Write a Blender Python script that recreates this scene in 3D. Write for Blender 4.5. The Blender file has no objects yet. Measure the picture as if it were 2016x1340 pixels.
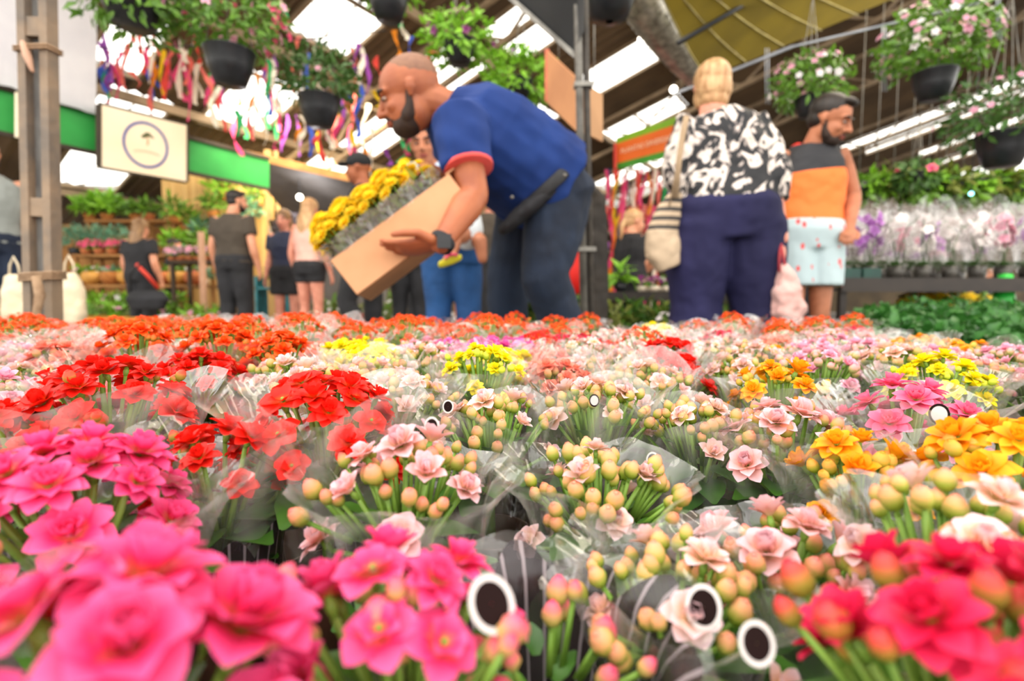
import bpy, math, random
from math import sin, cos, pi, sqrt, radians
from mathutils import Vector, Matrix, noise
sc = bpy.context.scene
COL = sc.collection
R = random.Random(7)

# ------------------------------------------------------------------ camera, world, lights, exposure
FPX, CZ = 1008.0, 0.47
PITCH = math.atan(70 / 1008)
cd = bpy.data.cameras.new('camera'); cam = bpy.data.objects.new('camera', cd); COL.objects.link(cam)
cam.location = (0, 0, CZ); cam.rotation_euler = (pi / 2 - PITCH, 0, 0)
cd.sensor_width = 36; cd.lens = 18; cd.clip_start = 0.01; cd.clip_end = 200
cd.dof.use_dof = True; cd.dof.focus_distance = 0.36; cd.dof.aperture_fstop = 5.4
sc.camera = cam
w = bpy.data.worlds.new('world'); sc.world = w; w.use_nodes = True
w.node_tree.nodes['Background'].inputs[0].default_value = (1.0, 0.965, 0.91, 1)
w.node_tree.nodes['Background'].inputs[1].default_value = 3.4
sc.view_settings.view_transform = 'Standard'; sc.view_settings.look = 'None'
sc.view_settings.gamma = 1; sc.view_settings.use_curve_mapping = False
sc.view_settings.exposure = 0.0
sc.cycles.use_denoising = True
sc.cycles.transparent_max_bounces = 24; sc.cycles.max_bounces = 6; sc.cycles.diffuse_bounces = 3
sc.cycles.glossy_bounces = 2; sc.cycles.transmission_bounces = 2
sc.cycles.caustics_reflective = False; sc.cycles.caustics_refractive = False
sc.cycles.sample_clamp_indirect = 4; sc.cycles.sample_clamp_direct = 0
def area(name, loc, target, size, power, col=(1, .95, .88)):
    l = bpy.data.lights.new(name, 'AREA'); l.shape = 'RECTANGLE'; l.size = size[0]; l.size_y = size[1]
    l.energy = power; l.color = col
    o = bpy.data.objects.new(name, l); COL.objects.link(o); o.location = loc
    o.rotation_euler = (Vector(target) - Vector(loc)).to_track_quat('-Z', 'Y').to_euler(); return o
area('hall_light', (-2.6, 7.2, 3.1), (-3.2, 9.5, .6), (2.4, 1.6), 170, (1, .86, .66))
area('hall_light', (-1.0, 3.6, 4.0), (-1.6, 5.0, .8), (2, 2), 70, (1, .88, .7))
area('hall_light', (4.0, 4.0, 4.2), (3.0, 4.8, .8), (3, 3), 150, (1, .87, .68))
area('hall_light', (0.0, 1.2, 3.6), (0.0, 1.6, .4), (2.5, 1.6), 60, (1, .93, .84))
area('hall_light', (3.6, 3.4, 2.9), (3.6, 4.6, .9), (2.4, .6), 60, (1, .9, .74))
area('stall_light', (-3.4, 8.9, 2.9), (-3.6, 9.9, 1.3), (2, .6), 190, (1, .82, .5))

def W(px, py, Y):
    """the point at depth Y (metres in front of the camera) that the photograph shows at px, py"""
    u = (px - 1008) / FPX; v = (670 - py) / FPX
    t = Y / (cos(PITCH) + v * sin(PITCH))
    return Vector((u * t, Y, CZ + t * (v * cos(PITCH) - sin(PITCH))))

# ------------------------------------------------------------------ helpers
def tag(o, label=None, cat=None, group=None, kind=None):
    if label: o['label'] = label
    if cat: o['category'] = cat
    if group: o['group'] = group
    if kind: o['kind'] = kind
    return o
def thing(name, label, cat, loc=(0, 0, 0), rot=0, group=None):
    o = bpy.data.objects.new(name, None); COL.objects.link(o); o.empty_display_size = .05
    o.location = loc; o.rotation_euler = (0, 0, rot); return tag(o, label, cat, group)
def put(name, me, parent=None, M=None, kind=None, label=None):
    o = bpy.data.objects.new(name, me); COL.objects.link(o)
    if parent: o.parent = parent
    if M is not None: o.matrix_basis = M
    if kind: o['kind'] = kind
    if label: o['label'] = label
    return o

class MB:
    def __init__(s): s.v = []; s.f = []; s.m = []; s.t = []; s.mi = 0; s.uv = None
    def add(s, vs, fs, ts=None):
        b = len(s.v); s.v += [tuple(v) for v in vs]; s.t += (list(ts) if ts else [0.5] * len(vs))
        for f in fs: s.f.append(tuple(i + b for i in f)); s.m.append(s.mi)
    def box(s, c, d, M=None, rz=0):
        M = M or Matrix.Rotation(rz, 3, 'Z'); c = Vector(c); hx, hy, hz = d[0] / 2, d[1] / 2, d[2] / 2
        vs = [c + M @ Vector((x * hx, y * hy, z * hz)) for x in (-1, 1) for y in (-1, 1) for z in (-1, 1)]
        s.add(vs, [(0, 1, 3, 2), (4, 6, 7, 5), (0, 4, 5, 1), (2, 3, 7, 6), (0, 2, 6, 4), (1, 5, 7, 3)])
    def beam(s, a, b, w, h=None):
        a, b = Vector(a), Vector(b); h = h or w; d = (b - a); L = d.length; d.normalize()
        up = Vector((0, 0, 1)) if abs(d.z) < .95 else Vector((1, 0, 0))
        x = d.cross(up).normalized(); z = x.cross(d); M = Matrix((x, d, z)).transposed()
        s.box((a + b) / 2, (w, L, h), M)
    def ring(s, c, ax, ay, n):
        return [Vector(c) + ax * cos(2 * pi * i / n) + ay * sin(2 * pi * i / n) for i in range(n)]
    def rings(s, rs, cap=True, closed=True, ts=None):
        n = len(rs[0]); vs = [v for r in rs for v in r]; fs = []
        for k in range(len(rs) - 1):
            for i in range(n if closed else n - 1):
                j = (i + 1) % n; fs.append((k * n + i, k * n + j, (k + 1) * n + j, (k + 1) * n + i))
        if cap: fs += [tuple(range(n))[::-1], tuple((len(rs) - 1) * n + i for i in range(n))]
        s.add(vs, fs, [ts[k] for k in range(len(rs)) for _ in range(n)] if ts else None)
    def tube(s, pts, r, n=8, cap=True, flat=1.0, ref=None, ts=None):
        pts = [Vector(p) for p in pts]; rr = r if isinstance(r, (list, tuple)) else [r] * len(pts); rs = []
        x = None
        for i, p in enumerate(pts):
            d = (pts[min(i + 1, len(pts) - 1)] - pts[max(i - 1, 0)])
            d = d.normalized() if d.length > 1e-9 else Vector((0, 0, 1))
            if x is None:
                q = ref or (Vector((0, 0, 1)) if abs(d.z) < .9 else Vector((0, 1, 0)))
                x = (Vector(q) - d * d.dot(Vector(q))).normalized()
            else: x = (x - d * d.dot(x)).normalized()
            y = d.cross(x); rs.append(s.ring(p, x * rr[i], y * rr[i] * flat, n))
        s.rings(rs, cap, ts=ts)
    def pill(s, pts, r, n=12, flat=1.0, ref=None):
        """a tube with rounded ends"""
        pts = [Vector(p) for p in pts]; rr = list(r) if isinstance(r, (list, tuple)) else [r] * len(pts)
        d0 = (pts[0] - pts[1]).normalized(); d1 = (pts[-1] - pts[-2]).normalized()
        P = [pts[0] + d0 * rr[0] * .95, pts[0] + d0 * rr[0] * .6] + pts + [pts[-1] + d1 * rr[-1] * .6, pts[-1] + d1 * rr[-1] * .95]
        s.tube(P, [rr[0] * .3, rr[0] * .8] + rr + [rr[-1] * .8, rr[-1] * .3], n, True, flat, ref)
    def ball(s, c, r, n=12, m=8, M=None):
        r = (r, r, r) if isinstance(r, (int, float)) else r; M = M or Matrix.Identity(3); c = Vector(c); vs = []; fs = []
        for k in range(1, m):
            a = pi * k / m
            for i in range(n):
                b = 2 * pi * i / n; vs.append(c + M @ Vector((r[0] * sin(a) * cos(b), r[1] * sin(a) * sin(b), r[2] * cos(a))))
        vs += [c + M @ Vector((0, 0, r[2])), c + M @ Vector((0, 0, -r[2]))]; T = len(vs) - 2; B = T + 1
        for k in range(m - 2):
            for i in range(n):
                j = (i + 1) % n; fs.append((k * n + i, (k + 1) * n + i, (k + 1) * n + j, k * n + j))
        for i in range(n):
            j = (i + 1) % n; fs += [(T, i, j), (B, (m - 2) * n + j, (m - 2) * n + i)]
        s.add(vs, fs)
    def lathe(s, prof, n=24, c=(0, 0, 0), cap=False):
        c = Vector(c); s.rings([s.ring(c + Vector((0, 0, z)), Vector((r, 0, 0)), Vector((0, r, 0)), n) for r, z in prof], cap)
    def quad(s, a, b, c, d): s.add([a, b, c, d], [(0, 1, 2, 3)])
    def leaf(s, p, d, up, L, Wd, bend=.3, n=3, t0=0., t1=1.):
        d = Vector(d).normalized(); up = Vector(up); x = d.cross(up)
        if x.length < 1e-4: x = d.cross(Vector((1, .3, 0)))
        x.normalize(); up = x.cross(d); p = Vector(p); vs = []; ts = []
        for k in range(n + 1):
            q = k / n; wd = Wd * .5 * (sin(pi * min(1, .08 + q * .9)) ** .7); c = p + d * (L * q) - up * (bend * L * q * q)
            vs += [c - x * wd + up * wd * .3, c, c + x * wd + up * wd * .3]; ts += [t0 + (t1 - t0) * q] * 3
        fs = []
        for k in range(n):
            for i in (0, 1): a = k * 3 + i; fs.append((a, a + 1, a + 4, a + 3))
        s.add(vs, fs, ts)
    def mesh(s, name, mats, smooth=True):
        me = bpy.data.meshes.new(name); me.from_pydata(s.v, [], s.f); mats = mats if isinstance(mats, (list, tuple)) else [mats]
        for m in mats: me.materials.append(m)
        if len(mats) > 1: me.polygons.foreach_set('material_index', [min(i, len(mats) - 1) for i in s.m])
        me.polygons.foreach_set('use_smooth', [smooth] * len(me.polygons))
        a = me.attributes.new('t', 'FLOAT', 'POINT'); a.data.foreach_set('value', s.t)
        me.update(); return me
    def build(s, name, mats, parent=None, kind=None, label=None, M=None, smooth=True):
        return put(name, s.mesh(name, mats, smooth), parent, M, kind, label)
def remesh(o, vox, smooth=4, disp=0, dscale=.1):
    m = o.modifiers.new('r', 'REMESH'); m.mode = 'VOXEL'; m.voxel_size = vox; m.use_smooth_shade = True
    if smooth: k = o.modifiers.new('s', 'SMOOTH'); k.iterations = smooth; k.factor = .5
    if disp:
        t = bpy.data.textures.new('folds', 'CLOUDS'); t.noise_scale = dscale; t.noise_depth = 1
        d = o.modifiers.new('d', 'DISPLACE'); d.texture = t; d.strength = disp; d.mid_level = .5
    return o

# ------------------------------------------------------------------ materials
MATS = {}
def s2l(c):
    if isinstance(c, str): c = tuple(int(c[i:i + 2], 16) / 255 for i in (0, 2, 4))
    return tuple((x / 12.92 if x <= .04045 else ((x + .055) / 1.055) ** 2.4) for x in c) + (1,)
class NT:
    def __init__(s, name):
        s.m = bpy.data.materials.new(name); s.m.use_nodes = True; s.t = s.m.node_tree; s.t.nodes.clear()
    def n(s, typ, **k):
        nd = s.t.nodes.new('ShaderNode' + typ)
        for a, b in k.items():
            if a.startswith('i_'):
                key = a[2:]; key = int(key) if key.isdigit() else key.replace('_', ' ')
                if isinstance(b, bpy.types.NodeSocket): s.t.links.new(b, nd.inputs[key])
                else: nd.inputs[key].default_value = b
            else: setattr(nd, a, b)
        return nd
    def ramp(s, fac, stops, mode='LINEAR'):
        nd = s.n('ValToRGB'); s.t.links.new(fac, nd.inputs[0]); r = nd.color_ramp; r.interpolation = mode
        while len(r.elements) < len(stops): r.elements.new(.5)
        for e, (p, c) in zip(r.elements, stops): e.position = p; e.color = c
        return nd.outputs[0]
    def out(s, sh): o = s.n('OutputMaterial'); s.t.links.new(sh, o.inputs[0]); return s.m
def pm(name, c1, c2=None, scale=8, rough=.6, metal=0, bump=0, bscale=None, detail=3, spec=.4, trans=0, emit=0, sheen=0, stretch=None):
    """plain procedural surface: two colours mottled by noise, optional bump and light passing through"""
    key = name
    if key in MATS: return MATS[key]
    T = NT(name); c1 = s2l(c1); c2 = s2l(c2) if c2 else tuple(x * .82 for x in c1[:3]) + (1,)
    tc = T.n('TexCoord'); vec = tc.outputs['Object']
    if stretch: mp = T.n('Mapping', i_Vector=vec, i_Scale=stretch); vec = mp.outputs[0]
    nz = T.n('TexNoise', i_Vector=vec, i_Scale=scale, i_Detail=detail)
    col = T.ramp(nz.outputs[0], [(.35, c1), (.65, c2)])
    b = T.n('BsdfPrincipled', i_Base_Color=col, i_Roughness=rough, i_Metallic=metal)
    b.inputs['Specular IOR Level'].default_value = spec
    if sheen: b.inputs['Sheen Weight'].default_value = sheen
    if bump:
        n2 = T.n('TexNoise', i_Vector=vec, i_Scale=bscale or scale * 4, i_Detail=4)
        bp = T.n('Bump', i_Height=n2.outputs[0], i_Strength=bump, i_Distance=.01); T.t.links.new(bp.outputs[0], b.inputs['Normal'])
    if emit: b.inputs['Emission Color'].default_value = c1; b.inputs['Emission Strength'].default_value = emit
    sh = b.outputs[0]
    if trans:
        tr = T.n('BsdfTranslucent', i_Color=col); sh = T.n('MixShader', i_0=trans, i_1=sh, i_2=tr.outputs[0]).outputs[0]
    MATS[key] = T.out(sh); return MATS[key]
def petal_mat(name, base, mid, tip, rough=.45, trans=.3):
    if name in MATS: return MATS[name]
    T = NT(name); at = T.n('Attribute', attribute_name='t')
    oi = T.n('ObjectInfo'); nz = T.n('TexNoise', i_Scale=60., i_Detail=1.)
    T.t.links.new(T.n('TexCoord').outputs['Object'], nz.inputs['Vector'])
    ad = T.n('Math', operation='MULTIPLY_ADD', i_0=nz.outputs[0], i_1=.35, i_2=at.outputs['Fac'])
    ad2 = T.n('Math', operation='SUBTRACT', i_0=ad.outputs[0], i_1=.17)
    col = T.ramp(ad2.outputs[0], [(0, s2l(base)), (.4, s2l(mid)), (1, s2l(tip))])
    mr = T.n('MapRange', i_Value=oi.outputs['Random'], i_3=.88, i_4=1.1)
    hs = T.n('HueSaturation', i_Color=col, i_Value=mr.outputs[0])
    b = T.n('BsdfPrincipled', i_Base_Color=hs.outputs[0], i_Roughness=rough); b.inputs['Specular IOR Level'].default_value = .3
    tr = T.n('BsdfTranslucent', i_Color=hs.outputs[0])
    MATS[name] = T.out(T.n('MixShader', i_0=trans, i_1=b.outputs[0], i_2=tr.outputs[0]).outputs[0]); return MATS[name]
def leaf_mat(name, c1, c2, trans=.25, rough=.4): return pm(name, c1, c2, 25, rough, trans=trans, spec=.4)
LEAF = leaf_mat('kalanchoe_leaf', '2f5a1c', '4f7f28', .15)
STEM = leaf_mat('kalanchoe_stem', '6f9a35', '8cb04a', .1)
def emis(name, c, st):
    T = NT(name); return T.out(T.n('Emission', i_Color=s2l(c), i_Strength=st).outputs[0])
# clear film of the flower sleeves
def film(name, printed, h0=.02, h1=.17, th0=.36):
    T = NT(name)
    nz = T.n('TexNoise', i_Scale=26., i_Detail=2.); T.t.links.new(T.n('TexCoord').outputs['Object'], nz.inputs['Vector'])
    wv = T.n('TexNoise', i_Scale=60., i_Detail=1.)
    mp = T.n('Mapping', i_Scale=(1, 1, .15)); T.t.links.new(T.n('TexCoord').outputs['Object'], mp.inputs[0]); T.t.links.new(mp.outputs[0], wv.inputs['Vector'])
    ad = T.n('Math', operation='ADD', i_0=nz.outputs[0], i_1=wv.outputs[0])
    bp = T.n('Bump', i_Height=ad.outputs[0], i_Strength=1.0, i_Distance=.008)
    gl = T.n('BsdfGlossy', i_Color=(1, 1, 1, 1), i_Roughness=.08, i_Normal=bp.outputs[0])
    tp = T.n('BsdfTransparent', i_Color=(.985, .985, .985, 1))
    df = T.n('BsdfTranslucent', i_Color=(1, .97, .95, 1)); dd = T.n('BsdfDiffuse', i_Color=(1, .97, .95, 1))
    hz = T.n('MixShader', i_0=.5, i_1=df.outputs[0], i_2=dd.outputs[0])
    lw = T.n('LayerWeight', i_Blend=.25, i_Normal=bp.outputs[0])
    mr = T.n('MapRange', i_Value=lw.outputs['Facing'], i_3=.03, i_4=.34)
    hm = T.n('MapRange', i_Value=wv.outputs[0], i_1=.42, i_2=.72, i_3=h0, i_4=h1)
    a = T.n('MixShader', i_0=hm.outputs[0], i_1=tp.outputs[0], i_2=hz.outputs[0])
    sh = T.n('MixShader', i_0=mr.outputs[0], i_1=a.outputs[0], i_2=gl.outputs[0]).outputs[0]
    if printed:
        uv = T.n('UVMap'); sp = T.n('SeparateXYZ', i_0=uv.outputs[0])
        k = T.n('Math', operation='MULTIPLY', i_0=sp.outputs[0], i_1=pi * 9); sn = T.n('Math', operation='SINE', i_0=k.outputs[0])
        ab = T.n('Math', operation='ABSOLUTE', i_0=sn.outputs[0]); th = T.n('Math', operation='MULTIPLY_ADD', i_0=ab.outputs[0], i_1=.16, i_2=th0)
        mk = T.n('Math', operation='LESS_THAN', i_0=sp.outputs[1], i_1=th.outputs[0])
        k2 = T.n('Math', operation='MULTIPLY', i_0=sp.outputs[0], i_1=2 * pi * 30); s2 = T.n('Math', operation='SINE', i_0=k2.outputs[0])
        st = T.n('Math', operation='GREATER_THAN', i_0=s2.outputs[0], i_1=.86)
        mc = T.n('MixRGB', i_0=st.outputs[0], i_1=s2l('2a2024'), i_2=s2l('8d8286'))
        pb = T.n('BsdfPrincipled', i_Base_Color=mc.outputs[0], i_Roughness=.25)
        ma = T.n('Math', operation='MULTIPLY', i_0=mk.outputs[0], i_1=.86)
        sh = T.n('MixShader', i_0=ma.outputs[0], i_1=sh, i_2=pb.outputs[0]).outputs[0]
    return T.out(sh)
FILM = film('clear_film', False, .04, .27); FILMP = film('printed_film', True, .05, .32); FILMW = film('pinstriped_film', True, .03, .15, .80); FILMX = film('orchid_film', False, .0, .05); FILMO = film('thin_film', False, .02, .12)
DARK = pm('dark_print', '241816', '1c1212', 20, .9, spec=.05); WHITEP = pm('white_print', 'cfc8c4', 'c4bcb8', 20, .6)
BLACKPOT = pm('black_plastic', '1d1f22', '2a2c30', 12, .35)
CONC = pm('concrete', '8d8780', '6f6a64', 2.5, .8, bump=.2)

# ------------------------------------------------------------------ the hall: ground, roof, skylights, steel
AZ = radians(34.5); E2 = Vector((sin(AZ), cos(AZ), 0)); D1 = Vector((-cos(AZ), sin(AZ), 0))
def RP(a, b, dz=0): p = E2 * a + D1 * b; return Vector((p.x, p.y, 6 - .28 * b + dz))
m = MB(); m.box((0, 16, -.05), (70, 60, .1)); tag(m.build('floor', CONC, smooth=False), kind='structure')
ROOFM = pm('roof_sheet', '6d573f', '4d3d2c', .8, .7, trans=0, stretch=(1, 1, 1)); STEELW = pm('roof_steel', 'a08a6e', '7d6a52', 3, .6)
GALV = pm('galvanised_steel', '8f8c84', '6b6862', 14, .45, metal=.4, bump=.15)
SKY = NT('skylight_panel'); _t = SKY.n('BsdfTranslucent', i_Color=(1, 1, .97, 1)); _p = SKY.n('BsdfTransparent', i_Color=(1, .99, .95, 1))
SKYM = SKY.out(SKY.n('MixShader', i_0=.75, i_1=_t.outputs[0], i_2=_p.outputs[0]).outputs[0])
roof = bpy.data.objects.new('ceiling', None); COL.objects.link(roof); tag(roof, 'brown corrugated roof of the market hall with bright skylights', kind='structure')
sky = [(2.5, 3.1, 7.3, 8.4), (2.8, 3.7, 8.8, 9.4), (2.9, 3.9, 10.6, 11.9), (4.1, 5.1, 5.6, 6.5), (4.1, 5.1, 7.5, 9.0), (6.3, 7.5, 4.15, 4.95), (5.9, 7.1, 5.3, 6.5),
       (6.4, 7.4, 7.0, 8.6), (6.3, 7.3, 8.9, 9.7), (8.7, 9.7, 3.3, 4.6), (11.2, 12.2, 3.5, 5.3), (14.0, 15.1, 4.4, 6.9), (15.6, 17.2, 5.3, 7.8),
       (20.4, 21.4, -4.5, 1.0), (21.8, 22.9, -4.5, .2), (25.5, 26.6, -7, -1.5), (28.6, 29.8, -9, -2.0), (8.7, 9.7, 7.2, 8.4), (8.7, 9.7, 5.4, 6.2)]
cuts = sorted(set([1.2] + [x for s_ in sky for x in s_[:2]] + list(range(2, 34, 1)) + [34]))
c2 = [cuts[0]]
for c in cuts[1:]:
    if c - c2[-1] > .001: c2.append(c)
for a0, a1 in zip(c2, c2[1:]):
    mid = (a0 + a1) / 2; iv = sorted([(s_[2], s_[3]) for s_ in sky if s_[0] < mid < s_[1]]); segs = []; b = -14 if a0 > 3 else -3
    for lo, hi in iv:
        if lo > b: segs.append((b, lo))
        b = max(b, hi)
    segs.append((b, 14.5))
    for lo, hi in segs:
        n = 2 * max(1, int((a1 - a0) / .18)); m = MB(); top = []; bot = []
        for i in range(n + 1):
            a = a0 + (a1 - a0) * i / n; dz = .025 * (1 if i % 2 else -1); top.append((a, dz))
        vs = [RP(a, lo, dz) for a, dz in top] + [RP(a, hi, dz) for a, dz in top]
        m.add(vs, [(i, i + 1, n + 2 + i, n + 1 + i) for i in range(n)])
        m.build('roof_sheet', ROOFM, roof, smooth=False)
for a0, a1, b0, b1 in sky:
    m = MB(); L = b1 - b0; k = max(1, round(L / 1.1)); 
    m.add([RP(a0, b0, -.02), RP(a1, b0, -.02), RP(a1, b1, -.02), RP(a0, b1, -.02)], [(0, 1, 2, 3)])
    f = m.build('skylight', SKYM, roof, smooth=False, label='bright translucent roof panel')
    m = MB()
    for i in range(k + 1): q = b0 + L * i / k; m.beam(RP(a0, q, -.06), RP(a1, q, -.06), .04, .05)
    for a in (a0, a1): m.beam(RP(a, b0, -.06), RP(a, b1, -.06), .04, .05)
    m.beam(RP((a0 + a1) / 2, b0, -.05), RP((a0 + a1) / 2, b1, -.05), .02, .02)
    m.build('skylight_frame', STEELW, f, smooth=False)
for b in [-10.5, -7.5, -4.8, -2.1, 1.2, 3.0, 5.2, 6.8, 8.75, 10.2, 12]:
    m = MB(); m.beam(RP(2.2, b, -.14), RP(33, b, -.14), .07, .12); m.build('purlin', STEELW, roof, smooth=False)
for a in [5.7, 10.4, 13.2, 18.6, 24.2]:
    t = bpy.data.objects.new('roof_truss', None); COL.objects.link(t); t.parent = roof
    m = MB(); m.beam(RP(a, -12, -.3), RP(a, 12, -.3), .07, .07); m.build('top_chord', STEELW, t, smooth=False)
    m = MB(); m.beam(RP(a, -12, -.95), RP(a, 12, -.95), .07, .07); m.build('bottom_chord', STEELW, t, smooth=False)
    for i in range(24):
        m = MB(); b = -12 + i; m.beam(RP(a, b, -.3 if i % 2 else -.95), RP(a, b + 1, -.95 if i % 2 else -.3), .035); m.build('truss_web', STEELW, t, smooth=False)
# far walls
m = MB(); m.box((4, 33, 4), (70, .3, 8)); tag(m.build('wall_back', pm('far_wall', '54452f', '3d3222', 1.2, .8), smooth=False), kind='structure')
m = MB(); m.box((-13.5, 17, 2), (.3, 32, 4)); tag(m.build('wall_left', pm('left_wall', 'b09a72', '8c7650', 1.2, .8), smooth=False), kind='structure')

# ------------------------------------------------------------------ kalanchoe plants
def petal(m, az, L, Wd, elev, r0=.04, rec=.35, cup=.25, ns=4, z0=0., tooth=.0):
    ca, sa = cos(az), sin(az); r, z = r0, z0; vs, ts = [], []
    prof = [.35, .82, 1.0, .86, .42] if ns == 4 else [.5, 1.0, .55]
    for k in range(ns + 1):
        s_ = k / ns; w_ = Wd * .5 * prof[k]; e = elev - rec * s_
        if k: r += L / ns * cos(e); z += L / ns * sin(e)
        for q in (-1, 0, 1):
            lift = cup * w_ * q * q; rr = r - sin(e) * lift - (tooth * L * abs(q) if k == ns else 0); zz = z + cos(e) * lift
            vs.append((rr * ca - q * w_ * sa, rr * sa + q * w_ * ca, zz)); ts.append(s_)
    m.add(vs, [(k * 3 + i, k * 3 + i + 1, k * 3 + i + 4, k * 3 + i + 3) for k in range(ns) for i in (0, 1)], ts)
# flower forms are built with an outer radius of 1
def form(kind, rnd):
    m = MB(); j = lambda a: rnd.uniform(-a, a)
    if kind == 'double': L = [(7, .95, .62, 12, .02), (7, .84, .55, 30, .06), (6, .66, .46, 50, .1), (4, .46, .34, 70, .14)]
    elif kind == 'rose': L = [(6, .95, .75, 18, .0), (6, .85, .72, 42, .03), (5, .72, .66, 62, .05), (4, .55, .5, 78, .07)]
    elif kind == 'cup': L = [(5, .95, .62, 48, .0), (5, .95, .62, 66, .03), (4, .8, .5, 80, .05)]
    elif kind == 'single': L = [(5, .97, .95, 14, 0), (5, .62, .55, 48, .06)]
    else: L = [(5, .95, .72, 16, 0), (4, .6, .5, 52, .1)]
    ns = 2 if kind == 'small' else 4
    for i, (n, l, w_, e, z0) in enumerate(L):
        for k in range(n):
            petal(m, 2 * pi * (k + .5 * i) / n + j(.12), l * (1 + j(.08)), w_ * (1 + j(.08)), radians(e + j(7)), rec=.45 if i < 2 else -.25, cup=.35 if i < 2 else .5, ns=ns, z0=z0, tooth=.1)
    m.mi = 1                                             # calyx under the petals
    m.tube([(0, 0, .02), (0, 0, -.25), (0, 0, -.55)], [.1, .16, .08], 6)
    m.ball((0, 0, .12), (.1, .1, .12), 6, 4)
    return m
def bud_form(rnd):
    m = MB(); n = 8; prof = [(.0, -.5), (.34, -.42), (.5, -.1), (.48, .25), (.3, .58), (.06, .74)]
    m.rings([[Vector((r * cos(2 * pi * i / n + .5 * z) * (1 + .07 * (i % 2)), r * sin(2 * pi * i / n + .5 * z) * (1 + .07 * (i % 2)), z)) for i in range(n)] for r, z in prof], ts=[0, .0, .06, .28, .7, 1])
    for k in range(3): petal(m, 2.1 * k, 1.1, .62, radians(74), r0=.30, rec=-.7, cup=.5, ns=4, z0=-.3)
    m.mi = 1
    for k in range(4): petal(m, pi / 2 * k, .85, .62, radians(64), r0=.26, rec=-.6, cup=.5, ns=4, z0=-.52)
    m.tube([(0, 0, -.45), (0, 0, -.8)], [.14, .1], 5); return m
PAL = {  # base, mid, tip colours of petals; bud colours
 'pink': (('f09050', 'ec2e70', 'fc62a0'), ('c9c060', 'ee7f7a', 'f05a80')),
 'crimson': (('b83018', 'dc1848', 'ee2c60'), ('9a9a38', 'd0503c', 'dc3848')),
 'cream': (('f2e0a0', 'f6c8ae', 'f8d6de'), ('94b436', 'e6b070', 'f09c80')),
 'blush': (('f6d8a0', 'f7b6aa', 'fad0dc'), ('98ae40', 'e89c6c', 'ee8c80')),
 'red': (('f07020', 'e81c10', 'f8281a'), ('8ea038', 'd8583a', 'e03828')),
 'gold': (('f0c020', 'fa9c10', 'ffb41c'), ('a8bc38', 'f0b050', 'f6a030')),
 'yellow': (('d8e020', 'f4dc10', 'fdee20'), ('b0cc38', 'd8dc40', 'e8e040')),
 'magenta': (('e070b0', 'ea4aa4', 'f27cc0'), ('b0b860', 'e08ab0', 'e878b0')),
 'orange': (('e86810', 'f0480c', 'fb6a20'), ('a8a040', 'ec7a30', 'f06428')),
 'rosepink': (('f0a080', 'f05c8c', 'f884a4'), ('b8c060', 'f09080', 'f07890')),
 'salmon': (('f0a070', 'f47c60', 'fa9a86'), ('b8b858', 'f0a070', 'f08a70')),
 'lilac': (('f8d0c0', 'f6a4bc', 'fac8dc'), ('b0c060', 'f0b0a0', 'f2a0a8')),
}
DESC = {'pink': 'hot pink', 'crimson': 'crimson pink', 'cream': 'cream and pale peach budded', 'blush': 'blush pink', 'red': 'bright red', 'gold': 'golden orange', 'yellow': 'lemon yellow',
        'magenta': 'magenta', 'orange': 'orange', 'rosepink': 'rose pink', 'salmon': 'salmon', 'lilac': 'light pink'}
PM = {k: petal_mat('petal_' + k, *v[0]) for k, v in PAL.items()}
BM = {k: petal_mat('bud_' + k, *v[1], trans=.15) for k, v in PAL.items()}
FM = {}
for kind in ('double', 'rose', 'cup', 'single', 'small'):
    for i in range(2): FM[kind, i] = form(kind, random.Random(i * 5 + 3))
BF = bud_form(R); CACHE = {}
def fmesh(kind, i, col):
    k = (kind, i, col)
    if k not in CACHE: CACHE[k] = FM[kind, i].mesh('flower', [PM[col], STEM])
    return CACHE[k]
def bmesh_(col):
    if ('bud', col) not in CACHE: CACHE['bud', col] = BF.mesh('bud', [BM[col], STEM])
    return CACHE['bud', col]
def frame(n, spin=0.):
    n = n.normalized(); x = n.orthogonal().normalized(); y = n.cross(x); M = Matrix((x, y, n)).transposed()
    return M @ Matrix.Rotation(spin, 3, 'Z')
def TRS(p, M3, s_): return Matrix.Translation(p) @ (M3 @ Matrix.Scale(s_, 3) if False else M3).to_4x4() @ Matrix.Scale(s_, 4)
def layout(rnd, Rh, nf, nb, fr, br, dome=.35):
    """flower and bud places over a domed head: (point, normal, radius)"""
    F, B = [], []
    for k in range(nf):
        q = 1.06 * sqrt((k + .5) / nf); a = k * 2.39996 + rnd.uniform(-.2, .2); r = Rh * q * rnd.uniform(.85, 1.08)
        z = dome * Rh * (1 - q * q) + rnd.uniform(-.1, .1) * Rh * .6 - .5 * Rh * q ** 4; n = Vector((cos(a) * q * .95, sin(a) * q * .95, 1)) + Vector((rnd.uniform(-.25, .25), rnd.uniform(-.25, .25), 0))
        F.append((Vector((r * cos(a), r * sin(a), z)), n, fr * rnd.uniform(.8, 1.15)))
    nc = max(1, nb // 4)
    for c in range(nc):
        q = sqrt((c + .5) / nc); a = c * 2.39996 + 1.3; r = Rh * q * 1.02; cz = dome * Rh * (1 - q * q) - .1 * Rh
        for k in range(4):
            o = Vector((rnd.uniform(-1, 1), rnd.uniform(-1, 1), rnd.uniform(-.7, .6))) * br * 2.1
            B.append((Vector((r * cos(a), r * sin(a), cz)) + o, Vector((cos(a) * q * .6, sin(a) * q * .6, 1)) + o * 20, br * rnd.uniform(.75, 1.2)))
    return F, B
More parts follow.
